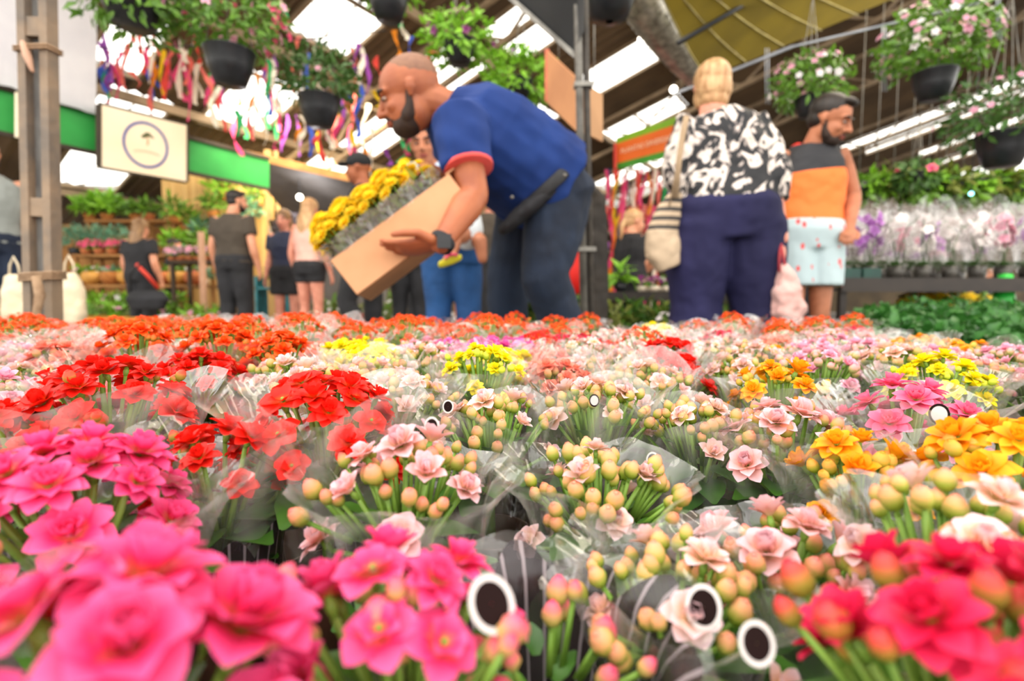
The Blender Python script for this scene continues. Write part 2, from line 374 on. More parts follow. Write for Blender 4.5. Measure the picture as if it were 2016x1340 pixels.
def foliage(rnd, F, B, hz, Rh, nl=9, st=4):
    """stems and fleshy leaves below a head; origin is the head's centre, soil at -hz"""
    m = MB(); hub = Vector((0, 0, -min(hz * .62, .055)))
    m.mi = 1
    for p, n, r in F: m.tube([hub * 1.0 + Vector((p.x, p.y, 0)) * .15, hub * .45 + p * .45 + Vector((0, 0, -.004)), p - n.normalized() * r * .5], [.0022, .0017, .0013], st)
    for p, n, r in B[::1]: m.tube([hub * .5 + Vector((p.x, p.y, 0)) * .55, p - n.normalized() * r * .6], [.0016, .0011], 3)
    m.tube([(0, 0, -hz), hub], [.004, .003], 6)
    m.mi = 0
    for k in range(nl):
        a = k * 2.4; z = -.03 - .028 * (k / nl) ; d = Vector((cos(a), sin(a), rnd.uniform(-.1, .5))); m.leaf(Vector((cos(a), sin(a), 0)) * .006 + Vector((0, 0, z)), d, (0, 0, 1), Rh * rnd.uniform(.75, 1.1), Rh * .62, .25, 4)
    for k in range(nl // 2):
        a = k * 2.4 + .8; p = Vector((cos(a), sin(a), 0)) * Rh * rnd.uniform(.15, .55) + Vector((0, 0, -.018)); m.leaf(p, (cos(a), sin(a), .9), (0, 0, 1), Rh * .38, Rh * .25, .3, 3)
    return m
def sleeve_mesh(rnd, Rh, hz, rise, mat, n=48, mm=9):
    """a flared film cone with pleats and a pointed wavy rim; origin the head's centre"""
    me = bpy.data.meshes.new('sleeve'); vs, fs, uvs = [], [], []; ph = rnd.uniform(0, 6); k1 = rnd.choice([5, 6, 7]); ph2 = rnd.uniform(0, 6)
    for j in range(mm + 1):
        v = j / mm
        for i in range(n + 1):
            a = 2 * pi * i / n; top = rise * (.35 + .65 * abs(cos(a * 2 + ph2))) ** 1.3
            z = -hz + v * (hz + top); rad = .026 + (Rh * 1.12 - .026) * v ** .8 + (.012 if v > .85 else 0) * (v - .85) / .15
            pl = 1 + v * (.05 * sin(k1 * a + ph) + .03 * sin(13 * a + ph2 + 3 * v)) + (.02 + .07 * v) * noise.noise(Vector((cos(a) * 3 + ph, sin(a) * 3, v * 4)))
            if i == n: vs_i = 0
            vs.append((rad * pl * cos(a), rad * pl * sin(a), z)); uvs.append((i / n, v))
    for j in range(mm):
        for i in range(n): a = j * (n + 1) + i; fs.append((a, a + 1, a + n + 2, a + n + 1))
    me.from_pydata(vs, [], fs); me.materials.append(mat); ul = me.uv_layers.new(name='UVMap')
    ul.data.foreach_set('uv', [c for p in me.polygons for li in p.loop_indices for c in uvs[me.loops[li].vertex_index]])
    me.polygons.foreach_set('use_smooth', [True] * len(fs)); return me
m = MB(); m.lathe([(.0, 0), (.022, 0), (.029, .052), (.031, .055), (.028, .055), (.026, .045), (0, .045)], 16); POT = m.mesh('flower_pot', pm('pot_brown', '5b3a2c', '48301f', 20, .5))
def oval_mesh(ring, fill):
    m = MB(); n = 24
    def rg(r, z): return [Vector((r * cos(2 * pi * i / n), r * 1.25 * sin(2 * pi * i / n), z)) for i in range(n)]
    m.rings([rg(1, 0), rg(.76, .0)], False); m.mi = 1; m.rings([rg(.76, 0), rg(.02, 0)], False); return m.mesh('printed_oval', [ring, fill])
OV1 = oval_mesh(WHITEP, DARK); OV2 = oval_mesh(DARK, WHITEP)
TABZ = .25; SOIL = TABZ + .052
def plant(loc, col, Rh, kind, nf, nb, fr, br, label, rise=.02, sl=FILM, dome=.35, seed=0, group=None, shared=None, ovals=(), spin=None, tilt=0.):
    """loc is the centre of the flower head in the scene"""
    rnd = random.Random(seed); t = thing('potted_kalanchoe', label, 'flower', (loc.x, loc.y, TABZ), 0, group)
    hz = loc.z - SOIL; O = Matrix.Translation((0, 0, loc.z - TABZ)) @ Matrix.Rotation(rnd.uniform(0, 6.28) if spin is None else spin, 4, 'Z')
    put('flower_pot', POT, t)
    if shared is not None and shared in CACHE: F, B, fol, slm = CACHE[shared]
    else:
        F, B = layout(rnd, Rh, nf, nb, fr, br, dome); hz0 = hz if shared is None else .10
        fol = foliage(rnd, F, B, hz0, Rh, 16 if shared is None else 6, 4 if shared is None else 3).mesh('foliage', [LEAF, STEM])
        slm = sleeve_mesh(rnd, Rh, hz0 if shared is None else .09, rise, sl, 48 if shared is None else 28, 9 if shared is None else 6) if rise is not None else None
        if shared is not None: CACHE[shared] = (F, B, fol, slm)
    put('foliage', fol, t, O, kind='stuff')
    for i, (p, n, r) in enumerate(F):
        k = kind if isinstance(kind, str) else kind[i % len(kind)]
        put('flower', fmesh(k, i % 2, col), t, O @ TRS(p, frame(n, i * 1.1), r))
    for p, n, r in B: put('bud', bmesh_(col), t, O @ TRS(p, frame(n, p.x * 90), r * 1.6))
    if slm:
        s_ = put('sleeve', slm, t, O)
        for (px, py, Y, r, om) in ovals:
            q = W(px, py, Y); M = frame(Vector((0, 0, CZ)) - q + Vector((0, 0, .05)) * .3, 0)
            o = put('printed_oval', om, s_); o.matrix_basis = O.inverted() @ Matrix.Translation((-loc.x, -loc.y, -TABZ)) @ Matrix.Translation(q) @ frameup(q, Vector((0, 0, CZ))) @ Matrix.Scale(r, 4)
    return t
def frameup(p, to):
    n = (to - p).normalized(); x = Vector((0, 0, 1)).cross(n).normalized(); y = n.cross(x); return Matrix((x, y, n)).transposed().to_4x4()

# hero plants: px, py of the head centre, depth, head radius, colour, flower kind, flowers, buds, flower radius, bud radius, sleeve rise
D_, RS, CP, SG = 'double', 'rose', 'cup', 'single'
HERO = [
 (200, 1345, .110, .042, 'pink', (D_, SG, RS), 14, 14, .0175, .0045, None, FILM, 'hot pink kalanchoe with big blurred blooms in the near corner below the steel post'),
 (790, 1235, .145, .038, 'pink', (SG, D_, CP), 16, 22, .0130, .0045, None, FILM, 'hot pink kalanchoe with broad open blooms near the camera below the red one'),
 (150, 985, .215, .048, 'pink', (D_,), 20, 8, .0142, .0042, .004, FILM, 'hot pink kalanchoe with crisp layered petals, behind the biggest blurred pink one'),
 (1985, 1300, .118, .040, 'crimson', (CP, D_, RS), 16, 40, .0135, .0050, None, FILM, 'crimson kalanchoe with dark red buds, closest to the camera below the orange tank top'),
 (1330, 1165, .200, .036, 'cream', (RS, CP), 6, 34, .0110, .0050, .016, FILMP, 'cream kalanchoe in a sleeve printed with dark stripes and a ringed oval, near the camera'),
 (1540, 1100, .225, .036, 'blush', (RS, CP), 7, 28, .0125, .0050, .008, FILM, 'blush pink rose-like kalanchoe beside the near crimson one'),
 (800, 945, .252, .040, 'blush', (RS, CP), 9, 28, .0125, .0050, .006, FILMP, 'blush kalanchoe with a wide pale pink bloom just in front of the bright red plant'),
 (1180, 960, .285, .042, 'cream', (RS, CP), 6, 44, .0110, .0052, .016, FILM, 'cream kalanchoe full of green tipped buds behind the striped sleeve'),
 (1690, 925, .285, .034, 'gold', (CP, D_), 8, 26, .0115, .0048, .008, FILM, 'golden orange kalanchoe with fat green buds, near the crimson one'),
 (1985, 905, .250, .034, 'gold', (D_,), 9, 6, .0140, .0045, .006, FILM, 'golden kalanchoe at the picture edge above the crimson one'),
 (1890, 1030, .190, .030, 'cream', (RS, CP), 5, 20, .0115, .0050, .006, FILM, 'pale cream kalanchoe squeezed between crimson and golden plants'),
 (640, 815, .310, .046, 'red', (SG, D_), 24, 8, .0125, .0040, .022, FILM, 'bright red kalanchoe mound half wrapped in clear film, centre of the bed'),
 (215, 790, .330, .050, 'red', (D_, RS), 20, 14, .0125, .0042, .018, FILM, 'red kalanchoe with exposed green stems, on the post side of the red mound'),
 (35, 860, .300, .036, 'red', (D_,), 11, 8, .0115, .0040, .010, FILMP, 'small red kalanchoe at the edge behind the layered pink blooms'),
 (430, 905, .275, .036, 'red', (D_, RS), 9, 6, .0115, .0042, .020, FILMP, 'red kalanchoe behind crumpled film in the gap between two red plants'),
 (1545, 855, .340, .038, 'blush', (RS,), 7, 26, .0135, .0052, .010, FILM, 'blush kalanchoe with a crisp layered bloom in sharp focus'),
 (1385, 835, .365, .036, 'cream', (RS, CP), 6, 36, .0105, .0050, .016, FILM, 'cream kalanchoe with a folded film corner, beside the crisp blush bloom'),
 (1175, 800, .390, .040, 'cream', (RS, CP), 7, 36, .0110, .0050, .022, FILM, 'cream kalanchoe in a tall clear sleeve with a round white spot'),
 (965, 830, .365, .040, 'cream', (RS, CP), 6, 36, .0110, .0048, .018, FILM, 'cream budded kalanchoe with one lilac-pink bloom right of the red mound'),
 (1790, 820, .350, .042, 'rosepink', (D_,), 11, 6, .0140, .0042, .020, FILM, 'rose pink kalanchoe seen through film marked with a black ringed white dot'),
 (1535, 762, .440, .038, 'gold', (D_, CP), 11, 16, .0125, .0045, .008, FILM, 'golden orange kalanchoe behind the crisp blush bloom'),
 (1850, 748, .465, .042, 'yellow', (D_,), 16, 20, .0105, .0038, .010, FILM, 'lemon yellow kalanchoe with green buds standing behind the rose pink one'),
 (950, 725, .460, .036, 'yellow', (D_,), 12, 16, .0095, .0038, .004, FILM, 'lemon yellow kalanchoe behind the bright red mound, under the bending man'),
]
OVS = {4: [(1490, 1266, .140, .0048, OV1), (1385, 1195, .170, .0060, OV1)], 1: [], 5: [], 6: [(850, 838, .26, .0038, OV1)], 16: [(1285, 905, .33, .0042, OV1)],
       17: [(1170, 788, .345, .0035, OV2)], 19: [(1849, 815, .31, .0052, OV2), (1925, 838, .31, .0058, OV1)], 18: [(882, 800, .33, .0036, OV1)]}
taken = []
for i, (px, py, Y, Rh, col, kd, nf, nb, fr, br, rise, sl, lab) in enumerate(HERO):
    p = W(px, py, Y); taken.append((p.x, p.y)); plant(p, col, Rh, kd, int(nf * (1.3 if Y > .2 else 1)), int(nb * 1.25), fr, br * .92, lab, rise, sl, .45, 100 + i, ovals=OVS.get(i, ()))
# the near dark striped wrapper of the pink plant, with its big ringed oval
p = W(1075, 1262, .172); t = thing('potted_kalanchoe', 'budded kalanchoe in a dark pinstriped wrapper with a large ringed oval', 'flower', (p.x, p.y, TABZ))
put('flower_pot', POT, t); rnd = random.Random(5); F, B = layout(rnd, .028, 0, 12, .01, .0045)
O = Matrix.Translation((0, 0, p.z - TABZ)); put('foliage', foliage(rnd, F, B, p.z - SOIL, .034).mesh('foliage', [LEAF, STEM]), t, O, kind='stuff')
for q, n, r in B: put('bud', bmesh_('pink'), t, O @ TRS(q, frame(n), r * 1.6))
s_ = put('sleeve', sleeve_mesh(rnd, .040, p.z - SOIL, .016, FILMW), t, O)
q = W(968, 1188, .135); o = put('printed_oval', OV1, s_); o.matrix_basis = Matrix.Translation((-p.x, -p.y, -p.z)) @ Matrix.Translation(q) @ frameup(q, Vector((0, 0, CZ))) @ Matrix.Rotation(.35, 4, 'Z') @ Matrix.Scale(.0062, 4)
taken.append((p.x, p.y))
# the rest of the bed, colours looked up from where they lie
ANCH = [('pink', [(0, 900), (60, 960)]), ('red', [(0, 800), (330, 760), (500, 790), (560, 850), (740, 800), (1300, 700), (1060, 668), (1180, 672), (250, 745), (100, 780)]),
 ('yellow', [(700, 705), (1310, 662), (1010, 722), (1800, 750), (1950, 688)]), ('orange', [(50, 665), (200, 680), (300, 665), (430, 680), (430, 655), (560, 680), (560, 655), (330, 700), (430, 702), (560, 705), (650, 698), (690, 672), (800, 660), (880, 650), (970, 650), (1110, 655), (1160, 655), (1420, 655), (1560, 658), (1640, 652), (1240, 690)]),
 ('magenta', [(870, 695), (985, 690), (1010, 680)]), ('lilac', [(0, 750), (30, 720), (820, 690), (1560, 700), (1700, 690), (1880, 700), (2000, 700)]), ('salmon', [(150, 690), (1040, 700), (1500, 668), (640, 690), (1090, 720)]),
 ('cream', [(60, 740), (740, 740), (800, 760), (820, 720), (1130, 740), (1240, 745), (1200, 700), (1350, 740), (1380, 700), (1640, 740), (1720, 730), (1980, 740), (1480, 700), (1420, 760), (600, 720), (1120, 690)]),
 ('blush', [(1240, 665), (1180, 660), (1340, 668), (1600, 668), (1700, 665), (1820, 690), (1960, 770), (1450, 680), (1240, 720), (1900, 720)]),
 ('crimson', [(1090, 665), (1130, 672), (1680, 664), (1440, 668)]), ('gold', [(1760, 665), (1840, 672), (1900, 680), (1620, 760), (1530, 700)])]
ANCH = [(x, y, c) for c, l in ANCH for x, y in l]
ORD = ['first', 'second', 'third', 'fourth', 'fifth', 'sixth', 'seventh', 'eighth', 'ninth', 'tenth', 'eleventh', 'twelfth', 'thirteenth', 'fourteenth', 'fifteenth', 'sixteenth', 'seventeenth', 'eighteenth', 'nineteenth', 'twentieth']
def ordn(i): return ORD[i] if i < 20 else 'twenty-' + ORD[i - 20] if i < 29 else 'thirtieth'
Y = .40; row = 0
while Y < 1.27:
    sp = .082 if Y < .7 else .092; n = int((Y * 1.06 + .12) / sp); k = 0
    for i in range(-n, n + 1):
        x = (i + (.5 if row % 2 else 0)) * sp + R.uniform(-.01, .01); y = Y + R.uniform(-.012, .012)
        if x > .86 - max(0, (1.0 - y)) * .0 or x > .62 + (y - .7) * .5 and y < 1.3 and x > .78 and y > .9 and False: continue
        if x > .74 + .25 * (y - .75) : continue
        if any((x - a) ** 2 + (y - b) ** 2 < .068 ** 2 for a, b in taken): continue
        px = 1008 + x / y * FPX; py = 600 + .062 * FPX / y
        c = min(ANCH, key=lambda A: ((A[0] - px) / 2.2) ** 2 + ((A[1] - py) * 1.6) ** 2)[2]
        if c == 'orange' and py > 715: c = 'red'
        far = y > .7; var = R.randrange(3); ztop = {'orange': .010, 'red': .004, 'yellow': .008}.get(c, 0)
        z = .403 - .004 * y + ztop + R.uniform(-.008, .020 if c == 'orange' else .010)
        lab = '%s kalanchoe, %s row back, %s from the steel post' % (DESC[c].replace('cream and pale peach budded', 'cream budded'), ordn(row), ordn(k)); k += 1
        Rh = .043 if far else .040
        if far: kd, nf, nb, fr, br = ('small', 30, 0, .0085, .003) if c in ('orange', 'red', 'magenta', 'crimson', 'salmon') else (('small', 'rose'), 14, 14, .0095, .0045)
        else: kd, nf, nb, fr, br = ((D_, RS), 20, 8, .0118, .004) if c in ('orange', 'red', 'magenta', 'crimson', 'salmon', 'yellow', 'gold') else ((RS, CP), 12, 36, .0108, .0046)
        sl = R.random(); rise = [.014, .030, .006][var] if sl < .85 else None
        plant(Vector((x, y, z)), c, Rh, kd, nf, nb, fr, br, lab, rise, FILMO if far or c in ('orange', 'red') else FILM, .55 if c == 'orange' else .35, row * 50 + i, shared=(far, str(kd), nf, nb, rise, var, c == 'orange'), group='sleeved kalanchoes of the flower bed')
    Y += .078 if Y < .7 else .088; row += 1
# low bench that carries the bed
t = thing('display_bench', 'low dark bench under the bed of potted kalanchoes', 'bench', (0, .65, 0))
m = MB(); m.box((0, 0, TABZ - .02), (2.9, 1.36, .035)); m.build('bench_top', pm('bench_wood', '3a2a20', '2a1e18', 6, .7), t, smooth=False)
for x in (-1.4, 1.4):
    for y in (-.62, .62): m = MB(); m.box((x, y, (TABZ - .04) / 2), (.06, .06, TABZ - .04)); m.build('leg', BLACKPOT, t, smooth=False)

# ------------------------------------------------------------------ people
SKIN = {}
def skin(name, c1, c2): return pm('skin_' + name, c1, c2, 14, .5, spec=.35)
SK_TAN = skin('tan', 'a8633f', '965438'); SK_LT = skin('light', 'd89a7c', 'c98868'); SK_MID = skin('mid', 'ba7858', 'a86a4c'); SK_PINK = skin('pink', 'dc9880', 'c8806a')
HAIRD = pm('hair_dark', '1c1613', '2b221c', 40, .5, stretch=(1, 1, .2)); HAIRB = pm('hair_blond', 'd2ab7c', 'a8794e', 45, .45, stretch=(1, 1, .12), bump=.4)
HAIRL = pm('hair_brown', '6a4a30', 'a07a50', 40, .45, stretch=(1, 1, .12)); SHAVE = pm('shaved_hair', '86604a', '7a5644', 60, .7)
EYEW = pm('shaded_eye_white', 'b4a298', 'a49288', 5, .3); EYED = pm('eye_dark', '1b120e', '241813', 5, .2); LIP = pm('lip', '9c4c40', '8c4038', 10, .4)  # eye whites darkened: the shadow over the eyes is put into their colour
def V(*a): return Vector(a)
def basis(fwd, up):
    f = Vector(fwd).normalized(); s = f.cross(Vector(up)).normalized(); u = s.cross(f); return Matrix((s, f, u)).transposed()   # x = the person's right
def head(m, c, B, k=1.0):
    P = lambda x, y, z: Vector(c) + B @ (Vector((x, y, z)) * k)
    S = lambda x, y, z, rx, ry, rz, n=16, q=12: m.ball(P(x, y, z), (rx * k, ry * k, rz * k), n, q, B)
    S(0, -.012, .035, .074, .095, .082, 20, 14); S(0, .022, -.035, .06, .066, .078); S(0, .052, -.085, .032, .03, .028)
    S(0, .0, -.05, .062, .05, .06); S(0, .066, .022, .05, .024, .014)
    m.pill([P(0, .084, .012), P(0, .098, -.012), P(0, .106, -.03)], [.007 * k, .009 * k, .013 * k], 10)
    S(.012, .09, -.034, .009, .01, .008); S(-.012, .09, -.034, .009, .01, .008)
    S(.036, .06, -.028, .02, .02, .02); S(-.036, .06, -.028, .02, .02, .02)
    S(0, .082, -.064, .024, .01, .010)
    for s_ in (-1, 1): m.tube([P(s_ * .068, .0, -.03), P(s_ * .078, -.008, -.005), P(s_ * .08, -.012, .018)], [.008 * k, .016 * k, .012 * k], 8, True, .5, B @ V(0, 1, 0))
def face(o, c, B, k=1.0, beard=None, brow=None, lip=LIP):
    P = lambda x, y, z: Vector(c) + B @ (Vector((x, y, z)) * k)
    for s_ in (-1, 1):
        m = MB(); m.ball(P(s_ * .03, .076, .002), (.0115 * k, .007 * k, .0055 * k), 10, 6, B); m.mi = 1; m.ball(P(s_ * .03, .0815, .001), (.006 * k, .005 * k, .006 * k), 8, 6, B)
        m.build('eye', [EYEW, EYED], o)
        m = MB(); m.pill([P(s_ * .014, .088, .022), P(s_ * .032, .088, .029), P(s_ * .05, .074, .022)], [.004 * k, .005 * k, .003 * k], 8); m.build('eyebrow', brow or HAIRD, o)
    m = MB(); m.pill([P(-.022, .083, -.062), P(0, .092, -.058), P(.022, .083, -.062)], [.003 * k, .006 * k, .003 * k], 8); m.pill([P(-.018, .082, -.067), P(0, .09, -.069), P(.018, .082, -.067)], [.003 * k, .006 * k, .003 * k], 8)
    m.build('lips', lip, o)
    if beard:
        m = MB(); m.ball(P(0, .036, -.082), (.052 * k, .05 * k, .036 * k), 16, 12, B); m.ball(P(0, .014, -.062), (.063 * k, .04 * k, .034 * k), 16, 12, B)
        for s_ in (-1, 1): m.pill([P(s_ * .063, .004, -.012), P(s_ * .058, .01, -.045), P(s_ * .048, .03, -.07)], [.009 * k, .014 * k, .02 * k], 10)
        m.pill([P(-.028, .078, -.062), P(-.015, .09, -.05), P(.015, .09, -.05), P(.028, .078, -.062)], [.004 * k, .006 * k, .006 * k, .004 * k], 8)
        remesh(m.build('beard', beard, o), .005 * k, 3)
def shell(o, c, B, mat, k=1.0, kind='short', vox=.006):
    P = lambda x, y, z: Vector(c) + B @ (Vector((x, y, z)) * k); m = MB()
    S = lambda x, y, z, rx, ry, rz: m.ball(P(x, y, z), (rx * k, ry * k, rz * k), 20, 14, B)
    if kind == 'shaved': S(0, -.022, .05, .0725, .088, .072)
    elif kind == 'short': S(0, -.022, .05, .078, .094, .08); S(0, -.045, .0, .066, .062, .06); S(0, .05, .095, .05, .04, .022)
    elif kind == 'bob': S(0, -.02, .045, .088, .105, .092); S(0, -.045, -.01, .088, .078, .09); S(.05, -.015, -.04, .035, .05, .06); S(-.05, -.015, -.04, .035, .05, .06); S(0, -.06, -.07, .066, .05, .045)
    elif kind == 'long':
        S(0, -.02, .045, .086, .1, .09); S(0, -.055, -.02, .08, .06, .09)
        m.tube([P(0, -.05, .0), P(0, -.08, -.1), P(0, -.09, -.2), P(0, -.085, -.3)], [.08 * k, .1 * k, .095 * k, .05 * k], 14, True, .45, B @ V(1, 0, 0))
    elif kind == 'tied': S(0, -.02, .05, .08, .098, .08); S(0, -.05, .0, .066, .06, .07); m.tube([P(0, -.1, .02), P(0, -.13, -.06), P(0, -.12, -.2)], [.025 * k, .028 * k, .01 * k], 10)
    elif kind == 'cap': S(0, -.012, .055, .088, .105, .075); m.ball(P(0, .1, .045), (.07 * k, .07 * k, .012 * k), 16, 8, B)
    remesh(m.build('cap' if kind == 'cap' else 'hair', mat, o), vox, 2, .004 if kind in ('bob', 'long') else 0, .02)
def hand(m, wr, d, palm, L=.175, curl=.5, spread=.12, thumb=1, tcurl=.2):
    """wrist, finger direction, palm normal; five bent fingers rooted in a palm; thumb = side of the palm it leaves"""
    d = Vector(d).normalized(); pn = Vector(palm); pn = (pn - d * d.dot(pn)).normalized(); x = d.cross(pn) * thumb; k = L / .175; wr = Vector(wr)
    m.pill([wr + d * -.01, wr + d * .035 * k, wr + d * .075 * k], [.024 * k, .036 * k, .04 * k], 12, .42, x)
    for i, (o, l) in enumerate([(.03, .072), (.011, .08), (-.009, .074), (-.028, .058)]):
        b = wr + d * (.072 * k) + x * o * k; dd = (d + x * (o * spread * 12)).normalized(); pts = [b - dd * .02 * k, b]; a = 0; r = [.0095, .0092, .0085, .0078, .0068]
        for j, s_ in enumerate((.45, .32, .23)): a += curl * (.6 if j == 0 else 1); b = b + (dd * cos(a) + pn * sin(a)) * l * s_ * k; pts.append(b)
        m.pill(pts, [q * k for q in r], 8)
    b = wr + d * .015 * k + x * .025 * k; dd = (d * .75 + x * .66 + pn * .25).normalized(); p1 = b + dd * .04 * k; p2 = p1 + (d * .9 + x * (.3 - tcurl) + pn * tcurl).normalized() * .033 * k; p3 = p2 + (d * 1 + x * (.05 - tcurl) + pn * tcurl).normalized() * .025 * k
    m.pill([b, p1, p2, p3], [.014 * k, .0115 * k, .0105 * k, .0085 * k], 8)
def loft(m, pts, lat, ws, ds, n=24, sq=1.0):
    """torso-like loft: centres, side direction, half widths, half depths"""
    rs = []
    for i, p in enumerate(pts):
        t = (Vector(pts[min(i + 1, len(pts) - 1)]) - Vector(pts[max(i - 1, 0)])).normalized(); l = (Vector(lat) - t * t.dot(Vector(lat))).normalized(); dv = l.cross(t)
        r = []
        for k in range(n):
            a = 2 * pi * k / n; ca, sa = cos(a), sin(a); e = .8
            r.append(Vector(p) + l * ws[i] * math.copysign(abs(ca) ** e, ca) + dv * ds[i] * math.copysign(abs(sa) ** e, sa))
        rs.append(r)
    m.rings(rs)
def lerp(a, b, t): return Vector(a) * (1 - t) + Vector(b) * t
def figure(label, J, sk, top, bot, hair, name='person', g=1.0, gh=1.0, hk=1.0, vox=.007, hands=None, beard=None, facep=True, group=None, brow=None, topdisp=.012, build=None, fold=.07):
    """J: joints in the scene. top=(kind, material, trim) bot=(kind, material)"""
    base = J.get('base', V(J['pel'].x, J['pel'].y, 0)); t = thing(name, label, 'person', base, 0, group); base = Vector(base)
    L = {k: (v - base if k not in ('lat', 'fwd', 'up', 'base') else v) for k, v in J.items()}
    lat = L['lat']; spine = [L['pel'], lerp(L['pel'], L['chest'], .45) + L.get('bend', V(0, 0, 0)), L['chest'], L['neck']]
    m = MB()
    loft(m, [spine[0] - (spine[1] - spine[0]).normalized() * .06, spine[0], spine[1], spine[2], lerp(spine[2], spine[3], .7), spine[3]], lat, [.12 * g, .15 * g, .12 * g, .15 * g, .12 * g, .06 * g], [.08 * g, .1 * g, .085 * g, .1 * g, .08 * g, .055 * g])
    B = basis(L['fwd'], L['up']); hc = L['head']; head(m, hc, B, hk)
    m.pill([L['neck'] - (hc - L['neck']).normalized() * .02, lerp(L['neck'], hc, .45) - B.col[1] * .012, hc - B.col[2] * .02 - B.col[1] * .02], [.06 * hk * g ** .5, .054 * hk * g ** .5, .052 * hk], 14)
    for s_ in 'LR':
        sh, el, wr = L['sh' + s_], L['el' + s_], L['wr' + s_]; q = g ** .6
        m.pill([lerp(spine[2], sh, .6), sh, lerp(sh, el, .4), el], [.06 * q, .054 * q, .047 * q, .04 * q], 14)
        m.pill([el, lerp(el, wr, .25), lerp(el, wr, .7), wr], [.04 * q, .043 * q, .032 * q, .026 * q], 14)
        h = (hands or {}).get(s_)
        if h: hand(m, wr, **h)
        else: hand(m, wr, (wr - el).normalized() + V(0, 0, -.3), -(sh - L['chest']), .17, .35, .05, 1 if s_ == 'R' else -1)
        hp, kn, an = L['hip' + s_], L['kn' + s_], L['an' + s_]; q = gh
        m.pill([hp, lerp(hp, kn, .5), kn], [.082 * q, .07 * q, .052 * q], 14)
        m.pill([kn, lerp(kn, an, .3), lerp(kn, an, .75), an], [.052 * q, .054 * q, .038 * q, .034 * q], 14)
        ff = L.get('foot' + s_, L['fwdh']) if 'fwdh' in L else V(0, 1, 0)
    body = remesh(m.build('body', sk, t), vox * .75 if hands else vox, 3)
    for s_ in 'LR':
        an = L['an' + s_]; ff = J['fh']; m = MB(); m.pill([an + V(0, 0, -.03) - ff * .03, an + V(0, 0, -.045) + ff * .08, an + V(0, 0, -.055) + ff * .16], [.045, .042, .03], 10, .8); remesh(m.build('shoe', BLACKPOT, t), .012, 2)
    if facep: face(t, hc, B, hk, beard, brow)
    if hair: shell(t, hc, B, hair[1], hk, hair[0])
    # garments
    kind, mat, trim = top; up = (L['neck'] - L['pel']).normalized()
    ws = build['ws'] if build else [.185, .175, .16, .19, .185, .085]; ds = build['ds'] if build else [.125, .118, .11, .125, .105, .075]
    m = MB(); hem = L['pel'] - (spine[1] - spine[0]).normalized() * (build or {}).get('hem', .03)
    loft(m, [hem, spine[0], spine[1], spine[2], lerp(spine[2], spine[3], .62), lerp(spine[2], spine[3], 1.02)], lat, [x * g for x in ws], [x * g for x in ds])
    trimpieces = []
    for s_ in 'LR':
        sh, el, wr = L['sh' + s_], L['el' + s_], L['wr' + s_]; q = g ** .7
        if kind == 'tank': m.pill([lerp(spine[2], sh, .45), lerp(L['neck'], sh, .62)], [.07 * q, .05 * q], 12)
        elif kind == 'tee':
            e = lerp(sh, el, .62); m.tube([lerp(spine[2], sh, .5), lerp(spine[2], sh, .85), sh, lerp(sh, el, .3), e], [.085 * q, .08 * q, .074 * q, .07 * q, .068 * q], 16)
            trimpieces.append((lerp(sh, el, .60), lerp(sh, el, .65), .0675 * q))
        elif kind == 'loose':
            m.tube([lerp(spine[2], sh, .5), sh, lerp(sh, el, .5), lerp(el, wr, .05), lerp(el, wr, .42)], [.078 * q, .08 * q, .088 * q, .092 * q, .06 * q], 16)
        elif kind == 'long': m.tube([lerp(spine[2], sh, .5), sh, lerp(sh, el, .5), el, lerp(el, wr, .9)], [.07 * q, .066 * q, .06 * q, .053 * q, .042 * q], 16)
    s0 = remesh(m.build('blouse' if kind == 'loose' else 'tank_top' if kind == 'tank' else 'shirt', mat, t), vox, 3, topdisp, fold)
    if trim and kind == 'tee':
        for a, b, r in trimpieces: m = MB(); m.tube([a, b], [r, r * .98], 20); m.build('sleeve_trim', trim, s0)
    bk, bm_ = bot[:2]; m = MB(); f_ = {'pants': 1.0, 'jeans': 1.0, 'leggings': 1.0, 'shorts': .55, 'brief': .25, 'wide': 1.0}[bk]; o_ = {'pants': .022, 'jeans': .018, 'leggings': .006, 'shorts': .03, 'brief': .01, 'wide': .05}[bk]
    loft(m, [L['pel'] + (spine[1] - spine[0]).normalized() * .06, L['pel'], (L['hipL'] + L['hipR']) / 2 - V(0, 0, .05)], lat, [.155 * g + o_ * .8, .185 * gh ** .8 + o_ * .8, .18 * gh ** .9 + o_ * .8], [.105 * g + o_ * .6, .125 * gh + o_ * .6, .11 * gh + o_ * .5])
    for s_ in 'LR':
        hp, kn, an = L['hip' + s_], L['kn' + s_], L['an' + s_]
        if f_ >= 1: m.tube([hp + V(0, 0, .10), hp + V(0, 0, .03), lerp(hp, kn, .5), kn, lerp(kn, an, .4), lerp(kn, an, .98)], [.06 * gh + o_, .092 * gh + o_, .08 * gh + o_, .06 * gh + o_, .056 * gh + o_ * 1.2, .042 * gh + o_ * 1.4], 16)
        else: m.tube([hp + V(0, 0, .10), hp + V(0, 0, .03), lerp(hp, kn, f_ * .6), lerp(hp, kn, f_ + .1)], [.06 * gh + o_, .092 * gh + o_, .088 * gh + o_, .08 * gh + o_ * 1.2], 16)
    remesh(m.build({'pants': 'trousers', 'wide': 'trousers'}.get(bk, bk), bm_, t), vox, 24 if bk == 'wide' else 10, .012 if bk in ('pants', 'jeans', 'wide') else .006, .08)
    return t
